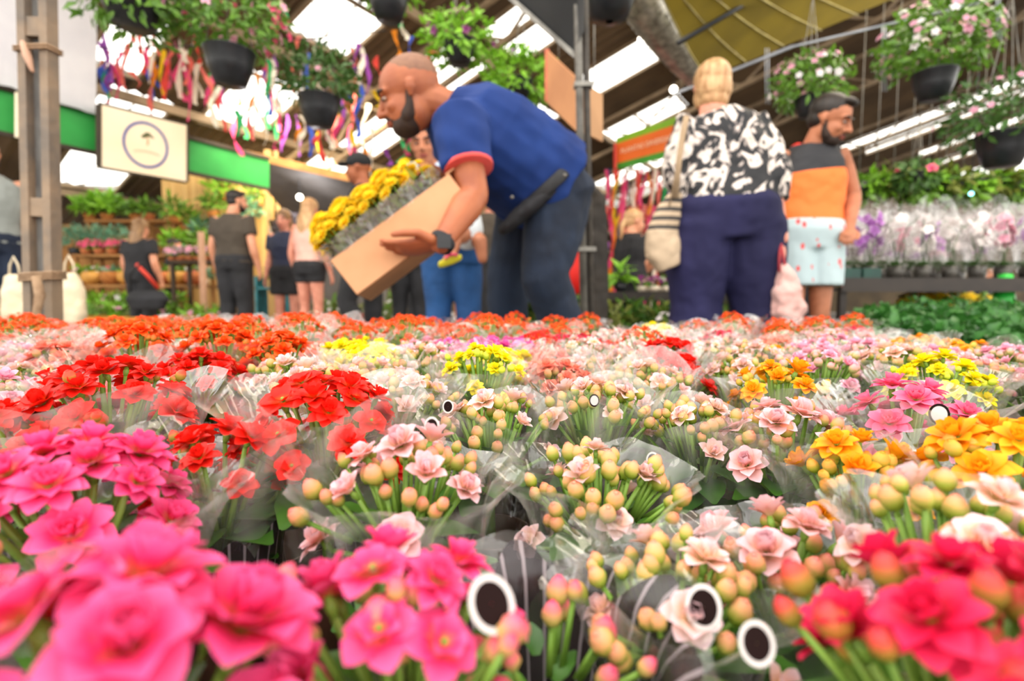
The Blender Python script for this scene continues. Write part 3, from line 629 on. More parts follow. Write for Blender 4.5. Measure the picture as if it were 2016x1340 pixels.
def stand(px, Y, h=1.7, face_deg=0, lean=0, arms=(.0, .0), gap=.1, off=(0, 0), floor_px=None):
    """joints of a standing person under pixel column px; face_deg: 0 looks away from the camera, 180 towards it, 90 to the right"""
    x = (px - 1008) / FPX * Y; a = radians(face_deg); F = V(sin(a), cos(a), 0); Lf = V(-cos(a), sin(a), 0); k = h / 1.7; b = V(x, Y, 0); Z = lambda z: V(0, 0, z * k)
    J = dict(base=b, pel=b + Z(.95), chest=b + Z(1.24) + F * .01 + Lf * lean, neck=b + Z(1.44) + F * .01 + Lf * lean, head=b + Z(1.585) + F * .045 + Lf * lean * 1.3, lat=Lf, fwd=F + V(0, 0, -.1), up=V(0, 0, 1), fh=F)
    for s_, q in (('L', 1), ('R', -1)):
        J['sh' + s_] = b + Z(1.39) + Lf * q * .175 * k + Lf * lean; J['el' + s_] = b + Z(1.10) + Lf * q * .24 * k - F * .02 + Lf * lean; J['wr' + s_] = b + Z(.86) + Lf * q * .25 * k + F * .06 + Lf * lean
        J['hip' + s_] = b + Z(.90) + Lf * q * .09 * k; J['kn' + s_] = b + Z(.49) + Lf * q * gap * k + F * .02; J['an' + s_] = b + Z(.09) + Lf * q * gap * k
    return J
NAVY = pm('navy_polo', '1b3672', '142b60', 5, .8, spec=.2); CORAL = pm('coral_trim', 'e05a50', 'cc4a44', 10, .8); DENIM = pm('dark_denim', '1d2a3e', '141d2c', 9, .85, bump=.25, bscale=220)
BLACKC = pm('black_cloth', '1b1b1d', '26262a', 8, .8); STRAPM = pm('black_webbing', '232325', '19191b', 30, .7)

# --- the bending man
J = dict(base=V(.15, 1.85, 0), pel=W(1085, 372, 1.86), chest=W(958, 285, 1.78), neck=W(872, 215, 1.72), head=W(806, 190, 1.68), lat=V(.12, -1, .05), fwd=V(-.93, -.12, -.34), up=V(-.30, 0, .95), fh=V(-1, 0, 0),
 shL=W(905, 245, 1.54), elL=W(933, 385, 1.48), wrL=W(868, 480, 1.37), shR=W(912, 250, 1.93), elR=W(925, 395, 1.86), wrR=W(893, 352, 1.66), hipL=W(1100, 405, 1.78), knL=W(1072, 545, 1.72), anL=W(1170, 800, 1.92),
 hipR=W(1040, 405, 1.98), knR=W(1000, 550, 1.98), anR=W(996, 790, 2.08))
man = figure('bald bearded man in a navy polo shirt bending over a cardboard box of yellow flowers', J, SK_TAN, ('tee', NAVY, CORAL), ('jeans', DENIM), ('shaved', SHAVE), g=1.12, gh=1.05, hk=1.02, vox=.006,
 hands={'L': dict(d=V(-.95, .1, -.1), palm=V(-.1, .35, .9), L=.185, curl=.12, spread=.03, thumb=-1, tcurl=-.1), 'R': dict(d=V(-.8, -.1, .25), palm=V(.05, -.2, -1), L=.18, curl=.75, thumb=-1)}, beard=pm('beard', '3a2a22', '2c201a', 60, .8),
 build=dict(ws=[.185, .185, .18, .2, .17, .08], ds=[.135, .15, .155, .15, .12, .07], hem=.01), topdisp=.026, fold=.1)
mb = Vector(man.location)
m = MB(); a, b = J['elL'], J['wrL']; m.tube([lerp(a, b, .93) - mb, lerp(a, b, 1.03) - mb], [.036, .035], 20); w_ = m.build('watch_strap', BLACKC, man)
m = MB(); c = lerp(a, b, .98) - mb; m.box(c + V(.012, -.036, .0), (.036, .014, .036)); m.build('watch_case', BLACKPOT, w_, smooth=False)
m = MB(); c = W(1040, 408, 1.68) - mb; m.pill([c + V(-.07, 0, -.06), c + V(0, 0, 0), c + V(.08, .0, .05)], [.036, .046, .034], 14, .6, V(0, 1, 0)); bag = remesh(m.build('waist_bag', BLACKC, man), .007, 3, .01, .04)
m = MB()
m.tube([W(*q) - mb for q in [(1015, 425, 1.7), (1050, 395, 1.655), (1100, 350, 1.63), (1136, 312, 1.72), (1140, 300, 1.9)]], [.02] * 5, 8, True, .25, V(0, -.4, 1)); m.build('bag_strap', STRAPM, bag)
for px, py in ((1008, 388), (1112, 345)): m = MB(); m.ball(W(px, py, 1.60) - mb, .006, 8, 6); m.build('rivet', GALV, bag)

# --- cardboard box of yellow potted flowers he is holding
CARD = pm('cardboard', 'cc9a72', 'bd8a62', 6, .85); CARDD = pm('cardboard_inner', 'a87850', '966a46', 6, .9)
o0 = W(703, 579, 1.40); a1 = W(900, 433, 1.44) - o0; up_ = W(652, 517, 1.40) - o0; L_ = .40; ax = a1.normalized(); uz = (up_ - ax * up_.dot(ax)).normalized(); ay = ax.cross(uz); ay = ay if ay.y > 0 else -ay
Hb = .115; Wb = .2
bx = thing('cardboard_box', 'open brown cardboard box of yellow flowers tilted in the hands of the bending man', 'box', o0)
M3 = Matrix((ax, ay, uz)).transposed()
def panel(nm, c, d, mat=CARD, par=bx): m = MB(); m.box(M3 @ Vector(c), d, M3); return m.build(nm, mat, par, smooth=False)
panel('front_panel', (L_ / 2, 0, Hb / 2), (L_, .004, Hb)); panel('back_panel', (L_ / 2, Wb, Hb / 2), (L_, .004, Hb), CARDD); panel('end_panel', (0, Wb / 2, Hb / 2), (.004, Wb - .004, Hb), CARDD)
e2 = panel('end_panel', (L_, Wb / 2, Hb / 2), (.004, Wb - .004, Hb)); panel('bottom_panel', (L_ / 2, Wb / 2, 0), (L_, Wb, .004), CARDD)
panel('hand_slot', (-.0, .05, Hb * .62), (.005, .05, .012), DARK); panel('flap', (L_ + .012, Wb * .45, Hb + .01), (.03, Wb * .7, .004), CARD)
YEL = petal_mat('mum_petal', 'e8a808', 'f6c810', 'fde030'); CELL = FILM
BF_Y = {}
def yellow_pot(loc, M, label, n, seed):
    rnd = random.Random(seed); t = thing('potted_yellow_flower', label, 'flower', loc, 0, 'yellow flowers in the cardboard box'); t.rotation_euler = M.to_euler()
    m = MB(); m.lathe([(0, .0), (.03, .0), (.036, .06), (.034, .06), (0, .05)], 14); m.build('flower_pot', BLACKPOT, t)
    m = MB(); m.mi = 1; hd = V(0, 0, .18)
    F = []
    for k in range(n):
        q = sqrt((k + .5) / n); a = k * 2.4; p = V(.06 * q * cos(a), .06 * q * sin(a), .165 + .065 * (1 - q * q) + rnd.uniform(-.006, .006)); F.append((p, V(cos(a) * q * 1.1, sin(a) * q * 1.1, 1)))
        m.tube([V(0, 0, .06), p * .6 + V(0, 0, .03), p], [.002, .002, .0015], 3)
    m.mi = 0
    for k in range(34): a = k * 2.4; z = .07 + .085 * rnd.random(); m.leaf(V(0, 0, z), (cos(a), sin(a), .5), (0, 0, 1), .055, .022, .3, 3)
    m.build('foliage', [pm('mum_leaf', '4c5a2c', '35421f', 30, .5), STEM], t, kind='stuff')
    for i, (p, nn) in enumerate(F): put('flower', FY, t, TRS(p, frame(nn, i), .0235))
    put('sleeve', CY[seed % 2], t, Matrix.Translation((0, 0, .14)))
m = MB()
for n_, l_, w_, e_, z_ in [(12, .97, .3, 14, 0), (10, .8, .26, 36, .05), (8, .55, .2, 60, .1)]:
    for k in range(n_): petal(m, 2 * pi * k / n_ + z_ * 20, l_, w_, radians(e_), rec=.2, cup=.3, ns=2, z0=z_)
m.ball((0, 0, .12), (.22, .22, .16), 8, 5); FY = m.mesh('flower', [YEL])
CY = [sleeve_mesh(random.Random(q), .06, .13, .01, film('grey_print_film%d' % q, True) if False else FILMP, 32, 7) for q in (1, 2)]
for i, (fa, fy) in enumerate([(.10, .05), (.10, .14), (.27, .05), (.27, .14), (.44, .05), (.44, .14), (.61, .05), (.61, .14), (.79, .07), (.8, .15)]):
    p = o0 + M3 @ V(L_ * fa + .02, fy + .002, .01)
    yellow_pot(p, M3 @ Matrix.Rotation(-.10, 3, 'Y'), ['yellow flowers at the low end of the box, outer side', 'yellow flowers at the low end of the box, behind', 'yellow bunch second up the tilted box, near its front panel', 'yellow bunch second up the tilted box, behind',
      'yellow bunch in the middle of the tilted box, near side', 'yellow bunch in the middle of the tilted box, behind', 'yellow bunch below the man\'s hand, near side', 'yellow bunch below the man\'s hand, behind', 'sparse yellow bunch at the raised end of the box, near side', 'sparse yellow bunch at the raised end, under the smiling face'][i], 30 if i < 8 else 9, i)

# --- woman in the floral blouse, seen from behind
T = NT('floral_blouse'); tc = T.n('TexCoord'); n1 = T.n('TexNoise', i_Vector=tc.outputs['Object'], i_Scale=9., i_Detail=2., i_Distortion=2.2); n2 = T.n('TexVoronoi', i_Vector=tc.outputs['Object'], i_Scale=16.)
ad = T.n('Math', operation='MULTIPLY_ADD', i_0=n2.outputs['Distance'], i_1=-.28, i_2=n1.outputs[0])
col = T.ramp(ad.outputs[0], [(0, s2l('18191c')), (.36, s2l('1b1c20')), (.40, s2l('a89a94')), (.46, s2l('e6dcd2')), (.56, s2l('d8cabe')), (.60, s2l('8a7f7c')), (.64, s2l('1c1c20'))])
b_ = T.n('BsdfPrincipled', i_Base_Color=col, i_Roughness=.7); FLORAL = T.out(b_.outputs[0])
NAVYP = pm('navy_trousers', '2b2a4e', '201f3c', 4, .8, spec=.2, stretch=(1, 1, .15))
J = stand(1426, 2.6, 1.67, 4, 0, gap=.13); b = J['base']
J.update(pel=W(1424, 405, 2.6), chest=W(1422, 300, 2.6), neck=W(1402, 222, 2.58), head=W(1399, 178, 2.62), shL=W(1350, 252, 2.6), shR=W(1488, 250, 2.6), elL=W(1342, 345, 2.62), wrL=W(1358, 420, 2.75), elR=W(1515, 345, 2.58), wrR=W(1540, 470, 2.5),
 hipL=W(1375, 455, 2.6), hipR=W(1478, 455, 2.6), knL=W(1370, 600, 2.62), knR=W(1488, 600, 2.6), anL=W(1366, 745, 2.62), anR=W(1500, 745, 2.6), up=V(0.03, -.05, 1), fwd=V(.05, 1, -.05))
fw = figure('blond woman in a floral black and white blouse and navy trousers, back turned', J, SK_PINK, ('loose', FLORAL, None), ('wide', NAVYP), ('bob', HAIRB), g=1.15, gh=1.3, hk=1.0, vox=.009, facep=False,
 hands={'R': dict(d=V(0, -.1, -1), palm=V(-.6, .5, 0), L=.165, curl=.9, thumb=1)}, build=dict(ws=[.2, .21, .2, .2, .17, .085], ds=[.15, .155, .14, .13, .11, .075], hem=.01), topdisp=.02)
fb = Vector(fw.location)
m = MB(); m.tube([W(*q) - fb for q in [(1352, 228, 2.44), (1345, 262, 2.43), (1336, 320, 2.42), (1330, 390, 2.45)]], [.014] * 4, 8, True, .25, V(1, 0, 0)); m.build('bag_strap', pm('tan_strap', 'b49a7c', '9c8468', 10, .7), fw)
# striped shoulder bag
T = NT('striped_bag'); tc = T.n('TexCoord'); sp = T.n('SeparateXYZ', i_0=tc.outputs['Object']); k = T.n('Math', operation='MULTIPLY', i_0=sp.outputs[2], i_1=150.); sn = T.n('Math', operation='SINE', i_0=k.outputs[0])
gz = T.n('Math', operation='GREATER_THAN', i_0=sn.outputs[0], i_1=.1); hi = T.n('Math', operation='GREATER_THAN', i_0=sp.outputs[2], i_1=.02); mu = T.n('Math', operation='MULTIPLY', i_0=gz.outputs[0], i_1=hi.outputs[0])
mc = T.n('MixRGB', i_0=mu.outputs[0], i_1=s2l('c4ac90'), i_2=s2l('46403c')); STRIPE = T.out(T.n('BsdfPrincipled', i_Base_Color=mc.outputs[0], i_Roughness=.8).outputs[0])
p = W(1304, 470, 2.5); t = thing('shoulder_bag', 'beige shoulder bag with dark stripes hanging at the side of the floral blouse woman', 'bag', p)
m = MB(); loft(m, [W(1318, 528, 2.52) - p, W(1306, 500, 2.52) - p, W(1304, 460, 2.52) - p, W(1318, 410, 2.5) - p, W(1334, 375, 2.48) - p], V(1, .2, 0), [.06, .09, .085, .06, .02], [.03, .05, .05, .035, .02]); remesh(m.build('bag_body', STRIPE, t), .008, 3, .015, .06)
m = MB(); m.tube([W(1318, 405, 2.46) - p, W(1332, 330, 2.42) - p, W(1348, 250, 2.42) - p], .008, 8, True, .4); m.build('strap', pm('tan_strap', 'b49a7c'), t)
# pink sack with red cords
p = W(1552, 590, 2.45); t = thing('drawstring_bag', 'pale pink cloth bag with red cords carried low beside the navy trousers', 'bag', p)
m = MB(); loft(m, [W(1552, 640, 2.45) - p, W(1552, 615, 2.45) - p, W(1550, 570, 2.45) - p, W(1544, 535, 2.45) - p, W(1540, 520, 2.45) - p], V(1, .2, 0), [.05, .075, .065, .03, .012], [.05, .06, .05, .03, .012]); remesh(m.build('bag_body', pm('pink_cloth', 'd9b0a8', 'c89a92', 8, .85), t), .008, 2, .03, .05)
for dx in (-6, 7): m = MB(); m.tube([W(1540 + dx, 535, 2.43) - p, W(1538 + dx * .6, 505, 2.44) - p, W(1537, 478, 2.47) - p], .006, 6); m.build('cord', pm('red_cord', 'a83038', '8c242c'), t)

# --- man in the orange and black tank top
T = NT('tank_top'); tc = T.n('TexCoord'); sp = T.n('SeparateXYZ', i_0=tc.outputs['Object'])
wv = T.n('MapRange', i_Value=sp.outputs[0], i_1=-.2, i_2=.2, i_3=1.20, i_4=1.245); up_m = T.n('Math', operation='GREATER_THAN', i_0=sp.outputs[2], i_1=wv.outputs[0])
rd = T.n('Math', operation='GREATER_THAN', i_0=sp.outputs[2], i_1=1.375); rx = T.n('Math', operation='LESS_THAN', i_0=sp.outputs[0], i_1=-.075); rm = T.n('Math', operation='MULTIPLY', i_0=rd.outputs[0], i_1=rx.outputs[0])
c1 = T.n('MixRGB', i_0=up_m.outputs[0], i_1=s2l('ff7a30'), i_2=s2l('26262a')); c2_ = T.n('MixRGB', i_0=rm.outputs[0], i_1=c1.outputs[0], i_2=s2l('d82818')); TANK = T.out(T.n('BsdfPrincipled', i_Base_Color=c2_.outputs[0], i_Roughness=.7).outputs[0])
T = NT('printed_shorts'); tc = T.n('TexCoord'); mp = T.n('Mapping', i_Vector=tc.outputs['Object'], i_Rotation=(.3, .6, .2), i_Scale=(1, 1, .6)); vo = T.n('TexVoronoi', i_Vector=mp.outputs[0], i_Scale=21.); lt = T.n('Math', operation='LESS_THAN', i_0=vo.outputs['Distance'], i_1=.23)
mc = T.n('MixRGB', i_0=lt.outputs[0], i_1=s2l('b4c6ca'), i_2=s2l('e05858')); SHORTS = T.out(T.n('BsdfPrincipled', i_Base_Color=mc.outputs[0], i_Roughness=.8).outputs[0])
J = stand(1592, 3.0, 1.7, 178, 0, gap=.09)
J.update(pel=W(1590, 455, 3.0), chest=W(1596, 350, 3.0), neck=W(1606, 287, 2.98), head=W(1634, 238, 2.92), fwd=V(.72, -.72, -.42), up=V(.12, -.2, .95), shL=W(1656, 306, 3.0), elL=W(1680, 385, 3.02), wrL=W(1672, 452, 2.9), shR=W(1548, 306, 3.02), elR=W(1530, 395, 3.05), wrR=W(1535, 470, 3.05),
 hipL=W(1618, 475, 3.0), hipR=W(1560, 475, 3.0), knL=W(1614, 612, 2.98), knR=W(1562, 612, 2.98), anL=W(1612, 735, 3.0), anR=W(1562, 735, 3.0))
om = figure('bearded man in an orange and black tank top and white printed shorts', J, SK_MID, ('tank', TANK, None), ('shorts', SHORTS), ('short', HAIRD), g=1.05, hk=1.12, vox=.008,
 hands={'L': dict(d=V(-.5, -.6, -.35), palm=V(.1, .3, -1), L=.17, curl=.5, thumb=1)}, beard=pm('beard', '3a2a22'), build=dict(ws=[.185, .18, .175, .185, .15, .1], ds=[.12, .12, .11, .12, .1, .07], hem=.0))

# --- smiling woman behind, in light blue, with a child on her hip
LBLUE = pm('light_blue_tee', 'c3d6ea', 'aec6e0', 6, .8); BJEANS = pm('blue_jeans', '1f4f86', '173e6c', 6, .8, bump=.2, bscale=200)
J = stand(885, 3.1, 1.6, 190, 0, gap=.12)
J.update(pel=W(888, 480, 3.1), chest=W(866, 350, 3.05), neck=W(850, 326, 3.02), head=W(836, 284, 2.98), fwd=V(-.02, -1, -.22), up=V(-.08, -.1, 1), shL=W(895, 342, 3.05), shR=W(822, 338, 3.05), elR=W(806, 385, 3.0), wrR=W(830, 440, 2.9), elL=W(925, 400, 3.0), wrL=W(905, 450, 2.9),
 hipL=W(915, 505, 3.1), hipR=W(862, 505, 3.1), knL=W(922, 600, 3.1), knR=W(864, 600, 3.1), anL=W(925, 725, 3.1), anR=W(862, 725, 3.1))
figure('smiling dark haired woman in a light blue top and blue jeans behind the cardboard box', J, SK_MID, ('tee', LBLUE, None), ('jeans', BJEANS), ('tied', HAIRD), g=.98, hk=1.02, vox=.009)
c0 = W(890, 470, 2.86); t = thing('person', 'small child carried by the woman in jeans, one foot in a pink and yellow flip-flop', 'person', c0)
m = MB(); q = lambda px, py, Y: W(px, py, Y) - c0
head(m, q(915, 372, 2.86), basis((-.3, -1, 0), (0, 0, 1)), .85); m.pill([q(914, 400, 2.86), q(914, 425, 2.86), q(916, 455, 2.86)], [.04, .085, .08], 14)
m.pill([q(916, 458, 2.84), q(905, 462, 2.74), q(895, 468, 2.66)], [.055, .05, .04], 12); m.pill([q(895, 468, 2.66), q(893, 485, 2.64), q(889, 500, 2.62)], [.04, .034, .026], 12)
m.pill([q(892, 500, 2.63), q(884, 506, 2.58), q(876, 510, 2.55)], [.024, .022, .014], 10); m.pill([q(926, 460, 2.84), q(945, 475, 2.8), q(950, 510, 2.8)], [.05, .042, .026], 12)
m.pill([q(900, 415, 2.84), q(880, 430, 2.8), q(870, 440, 2.78)], [.03, .025, .02], 10); remesh(m.build('body', SK_MID, t), .007, 3)
m = MB(); m.pill([q(914, 402, 2.86), q(914, 430, 2.86), q(918, 458, 2.85)], [.05, .098, .095], 14); remesh(m.build('white_shirt', pm('white_cloth', 'dfe3e6', 'cdd3d8', 6, .8), t), .009, 3, .015)
m = MB(); m.ball(q(915, 366, 2.87), (.07, .08, .07), 14, 10); m.build('hair', HAIRD, t)
m = MB(); m.pill([q(905, 507, 2.62), q(890, 512, 2.58), q(868, 520, 2.52)], [.016, .022, .018], 12, .45, V(0, -.3, 1)); fl = m.build('flip_flop', pm('flip_flop_yellow', 'd8cc28', 'c4b820', 10, .6), t)
m = MB(); m.tube([q(900, 502, 2.58), q(885, 500, 2.54), q(877, 509, 2.52)], .008, 8); m.build('thong_strap', pm('flip_flop_pink', 'e04470', 'c83860'), fl)

# --- people further back
GREYT = pm('grey_tee', '8e9390', '7c817e', 5, .85); OLIVET = pm('olive_tee', '4d443a', '40382f', 5, .85); DKJ = pm('dark_jeans', '18243a', '101a2c', 6, .8)
J = stand(-8, 4.1, 1.76, 120, 0); figure('man in a grey T-shirt and dark jeans half hidden behind the steel post', J, SK_LT, ('tee', GREYT, None), ('jeans', DKJ), ('short', HAIRD), g=1.1, hk=1.05, vox=.012, beard=pm('beard', '3a2a22'))
J = stand(282, 6.6, 1.55, 8, 0); t = figure('long haired woman in black with a red cross strap at the basket stall', J, SK_LT, ('tee', BLACKC, None), ('pants', BLACKC), ('long', HAIRL), g=1.1, vox=.016)
q = Vector(t.location); m = MB(); m.tube([W(*z) - q for z in [(268, 520, 6.42), (288, 540, 6.40), (312, 568, 6.44)]], [.028] * 3, 8, True, .3, V(0, 0, 1)); m.build('red_strap', pm('red_strap', 'd8402c', 'c43424'), t)
p = W(290, 588, 6.3); t = thing('tote_bag', 'big black bag on the hip of the long haired woman', 'bag', p); m = MB(); loft(m, [V(0, 0, -.13), V(0, 0, 0), V(0, 0, .1)], V(1, 0, 0), [.2, .26, .2], [.07, .08, .03]); remesh(m.build('bag_body', BLACKC, t), .014, 3)
m = MB(); m.tube([V(-.2, 0, .05), V(-.12, -.1, .3), V(.05, -.1, .45)], .012, 6); m.build('handle', STRAPM, t)
J = stand(345, 8.2, 1.5, 60); figure('person in dark clothes leaning at the shelves behind the woman with the red strap', J, SK_LT, ('tee', BLACKC, None), ('shorts', BLACKC), ('short', HAIRD), vox=.02)
J = stand(465, 5.6, 1.7, 8, gap=.1); J['head'] += V(.03, 0, 0); J['fwd'] = V(.7, .7, 0); figure('man in a dark olive T-shirt, back turned, by the plank wall', J, SK_LT, ('tee', OLIVET, None), ('pants', BLACKC), ('short', HAIRD), g=1.12, vox=.014, beard=HAIRD)
J = stand(568, 6.2, 1.58, 185); figure('woman in a navy top and black shorts beside the teal shelf', J, SK_PINK, ('tee', pm('navy_tee', '232a44', '1b2138'), None), ('shorts', BLACKC), ('long', HAIRL), vox=.014)
J = stand(612, 5.6, 1.6, 20); figure('blond woman in a pale pink top and short black shorts walking past', J, SK_PINK, ('tank', pm('pink_top', 'e8b4a4', 'dca494'), None), ('brief', BLACKC), ('long', HAIRB), vox=.014, g=.95)
J = stand(722, 4.3, 1.7, 265, gap=.12); J['knL'] += V(-.12, 0, .02); J['anL'] += V(.0, 0, .05); J['knR'] += V(.06, 0, 0); figure('person in black track pants striding behind the tipped cardboard box', J, SK_TAN, ('tee', BLACKC, None), ('pants', BLACKC), ('cap', BLACKC), vox=.014)
J = stand(806, 4.6, 1.6, 8, gap=.1); figure('person in a beige T-shirt and black leggings behind the cardboard box', J, SK_LT, ('tee', pm('beige_tee', 'd8b890', 'c8a880'), None), ('leggings', BLACKC), ('tied', HAIRL), g=1.05, vox=.014)
J = stand(830, 5.4, 1.6, 8, gap=.1); figure('person in black passing behind the beige T-shirt', J, SK_MID, ('tee', BLACKC, None), ('leggings', BLACKC), ('short', HAIRD), vox=.016)
J = stand(888, 7.0, 1.66, 175); figure('person in a blue top and light shorts seen between the jeans of the smiling woman', J, SK_LT, ('tee', pm('blue_tee', '2a4678', '20386a'), None), ('shorts', pm('tan_shorts', 'd8b8a0')), ('short', HAIRD), vox=.016)
J = stand(965, 5.2, 1.62, 150); figure('blond woman in a dark top half hidden behind the bending man', J, SK_PINK, ('tee', OLIVET, None), ('pants', BLACKC), ('bob', HAIRB), vox=.016)
J = stand(1018, 6.2, 1.5, 170); figure('person in a dark blue top standing beside the red cloth', J, SK_MID, ('tank', DKJ, None), ('jeans', BJEANS), ('short', HAIRD), vox=.016)
J = stand(1238, 5.0, 1.36, 75); J['wrL'] = W(1285, 505, 4.9); J['elL'] = W(1255, 525, 4.9); J['wrR'] = W(1290, 520, 5.05); J['elR'] = W(1258, 540, 5.1); figure('woman in a black V-neck T-shirt in profile tending the purple flowers', J, SK_LT, ('tee', BLACKC, None), ('pants', BLACKC), ('tied', HAIRB), g=1.12, vox=.012)
J = stand(1592, 4.1, 1.77, 150); figure('person in a black cap hidden behind the man in the orange tank top', J, SK_LT, ('tee', BLACKC, None), ('pants', BLACKC), ('cap', BLACKC), vox=.016)
J = stand(1925, 7.5, 1.0, 160); figure('child in a dark blue shirt below the orchid table', J, SK_LT, ('tee', DKJ, None), ('pants', BLACKC), ('short', HAIRL), vox=.016)

# ------------------------------------------------------------------ posts, banner, signs
RUST = pm('rusty_steel', '8f7a64', '6c6258', 9, .7, bump=.3); GREYS = pm('grey_steel', '7c7a76', '5c5a58', 25, .6, bump=.3, stretch=(1, 1, .4))
ROPE = pm('rope', 'a08468', '8a6e54', 60, .9)
a_, b_2 = W(86, 640, 1.6), W(73, 0, 1.6); d_ = (b_2 - a_) / (b_2.z - a_.z); foot = a_ - d_ * a_.z; topz = 3.4
P_ = lambda z, dx=0, dy=0: d_ * z + V(dx, dy, 0)
t = thing('steel_post', 'weathered built-up steel post tied with rope in front of the green banner', 'post', foot)
for s_ in (-1, 1):
    m = MB(); m.beam(P_(0, s_ * .033), P_(topz, s_ * .033), .040, .024); m.build('flange', RUST, t, smooth=False)
m = MB(); m.beam(P_(0, 0, .012), P_(topz, 0, .012), .012, .042); m.build('web', GREYS, t, smooth=False)
for z in (.30, .74, 1.27, 1.9, 2.6): m = MB(); m.beam(P_(z, 0, -.006), P_(z + .055, 0, -.006), .02, .05); m.build('batten_plate', RUST, t, smooth=False)
def loops(z, n, par, r=.0045):
    m = MB()
    for i in range(n):
        zz = z + i * .009; c = P_(zz); pts = [c + V(x, y, k * .003) for x, y, k in [(-.05, -.026, 0), (0, -.03, 1), (.05, -.026, 2), (.05, .026, 3), (0, .03, 3), (-.05, .026, 2), (-.05, -.026, 0)]]; m.tube(pts, r, 6)
    return m.build('rope', ROPE, par)
loops(.545, 3, t); loops(1.225, 2, t, .004)
m = MB(); m.tube([P_(.555, .03, -.055), P_(.50, .045, -.06), P_(.42, .03, -.06), P_(.36, .05, -.058)], [.012, .014, .01, .006], 7); m.build('rope_knot', ROPE, t)
m = MB(); m.pill([P_(1.235, -.012, -.03), P_(1.20, 0, -.035), P_(1.165, .008, -.03)], [.014, .016, .008], 8, .5); m.build('tape_knot', pm('pale_tape', 'c8a088', 'b89078'), t)
a_, b_2 = W(1150, 640, 2.15), W(1137, 0, 2.15); d2 = (b_2 - a_) / (b_2.z - a_.z); foot = a_ - d2 * a_.z
t = thing('pole', 'thin galvanised pole pair rising behind the bending man', 'post', foot)
m = MB(); m.tube([V(0, 0, 0), d2 * 4.4], .016, 12); m.build('tube', GALV, t); m = MB(); m.tube([V(.032, .01, 0), d2 * 4.4 + V(.032, .01, 0)], .013, 12); m.build('tube', pm('dark_steel', '5c564e', '484440', 20, .6), t)
for z in (.7, 1.36, 2.2): m = MB(); m.box(d2 * z + V(.016, 0, 0), (.075, .045, .018)); m.build('clamp', GALV, t, smooth=False)
GREENB = pm('green_banner', '22923a', '1c8432', 3, .6); DKFR = pm('dark_frame', '3c2f20', '2e2418', 6, .7)
def strip(px0, y0t, y0b, px1, y1t, y1b, Y0, Y1, name, mat, par=None, th=.02, sub=1):
    A, B_, C, D = W(px0, y0t, Y0), W(px0, y0b, Y0), W(px1, y1t, Y1), W(px1, y1b, Y1); n = (C - A).cross(B_ - A).normalized() * th; m = MB()
    if par: o = Vector(par.location); A, B_, C, D = A - o, B_ - o, C - o, D - o
    m.add([A, B_, D, C, A + n, B_ + n, D + n, C + n], [(0, 1, 2, 3), (7, 6, 5, 4), (0, 4, 5, 1), (1, 5, 6, 2), (2, 6, 7, 3), (3, 7, 4, 0)]); return m.build(name, mat, par, smooth=False)
o = W(260, 300, 5.9); t = thing('banner', 'long green fascia banner running from the steel post to the plank wall', 'banner', o)
strip(-60, 158, 248, 530, 314, 372, 4.82, 7.1, 'banner_panel', GREENB, t, .01)
for (q0, q1) in (((-60, 156), (530, 312)), ((-60, 249), (530, 373))):
    m = MB(); m.beam(W(q0[0], q0[1], 4.8) - o, W(q1[0], q1[1], 7.08) - o, .04); m.build('banner_rail', DKFR, t, smooth=False)
m = MB(); m.beam(W(38, 184, 5.0) - o, W(38, 272, 5.0) - o, .06, .03); m.build('pale_edge', pm('cream_paint', 'e8dcc0', 'dccfb2'), t, smooth=False)
o = W(190, 225, 5.5); t = thing('plastic_sheet', 'white plastic sheet hanging above the green banner behind the steel post', 'sheet', o)
SHEETM = pm('white_sheet', 'e6e4e8', 'dad8de', 3, .5, bump=.1, trans=.5); m = MB(); n = 24; vs = []
for i in range(n + 1):
    q = i / n; pb = W(-120 + 311 * q, 128 + 98 * q, 4.5 + 1.0 * q) - o; pt = W(-120 + 311 * q, -60 + 40 * q, 4.5 + 1.0 * q) - o; dv = V(.02 * sin(i * 1.3), -.02 * cos(i * 1.1), 0); vs += [pb + dv, lerp(pb, pt, .5) + dv * .3, pt]
m.add(vs, [(i * 3 + k, i * 3 + k + 3, i * 3 + k + 4, i * 3 + k + 1) for i in range(n) for k in (0, 1)]); m.build('sheet', SHEETM, t)
# sign board with ring and little tree
A, B_, C, D = W(195, 205, 5.4), W(195, 327, 5.4), W(368, 247, 6.15), W(368, 357, 6.15); o = (A + B_ + C + D) / 4
t = thing('sign_board', 'cream sign board with a blue ring and tree emblem on the green banner', 'sign', o)
CREAM = pm('cream_board', 'f8e6c8', 'f4dfbc', 2, .6)
n_ = (C - A).cross(B_ - A).normalized(); n_ = n_ if n_.y < 0 else -n_; X_ = (C - A).normalized(); Z_ = V(0, 0, 1)
def onb(u, v, dn=0): top = lerp(A, C, u); bt = lerp(B_, D, u); return lerp(top, bt, v) - o + n_ * dn
m = MB(); vs = [onb(0, 0), onb(0, 1), onb(1, 1), onb(1, 0)]; m.add(vs + [v - n_ * .04 for v in vs], [(0, 1, 2, 3), (7, 6, 5, 4), (0, 4, 5, 1), (1, 5, 6, 2), (2, 6, 7, 3), (3, 7, 4, 0)]); m.build('board', CREAM, t, smooth=False)
m = MB()
for p, q in ((vs[0], vs[1]), (vs[1], vs[2]), (vs[2], vs[3]), (vs[3], vs[0])): m.beam(p - n_ * .01, q - n_ * .01, .018, .05)
m.build('board_frame', DKFR, t, smooth=False)
m = MB(); N = 48; r0, r1 = .345, .385
el = lambda k, r: onb(.5 + r * .68 * cos(2 * pi * k / N), .5 + r * 1.02 * sin(2 * pi * k / N), .006)
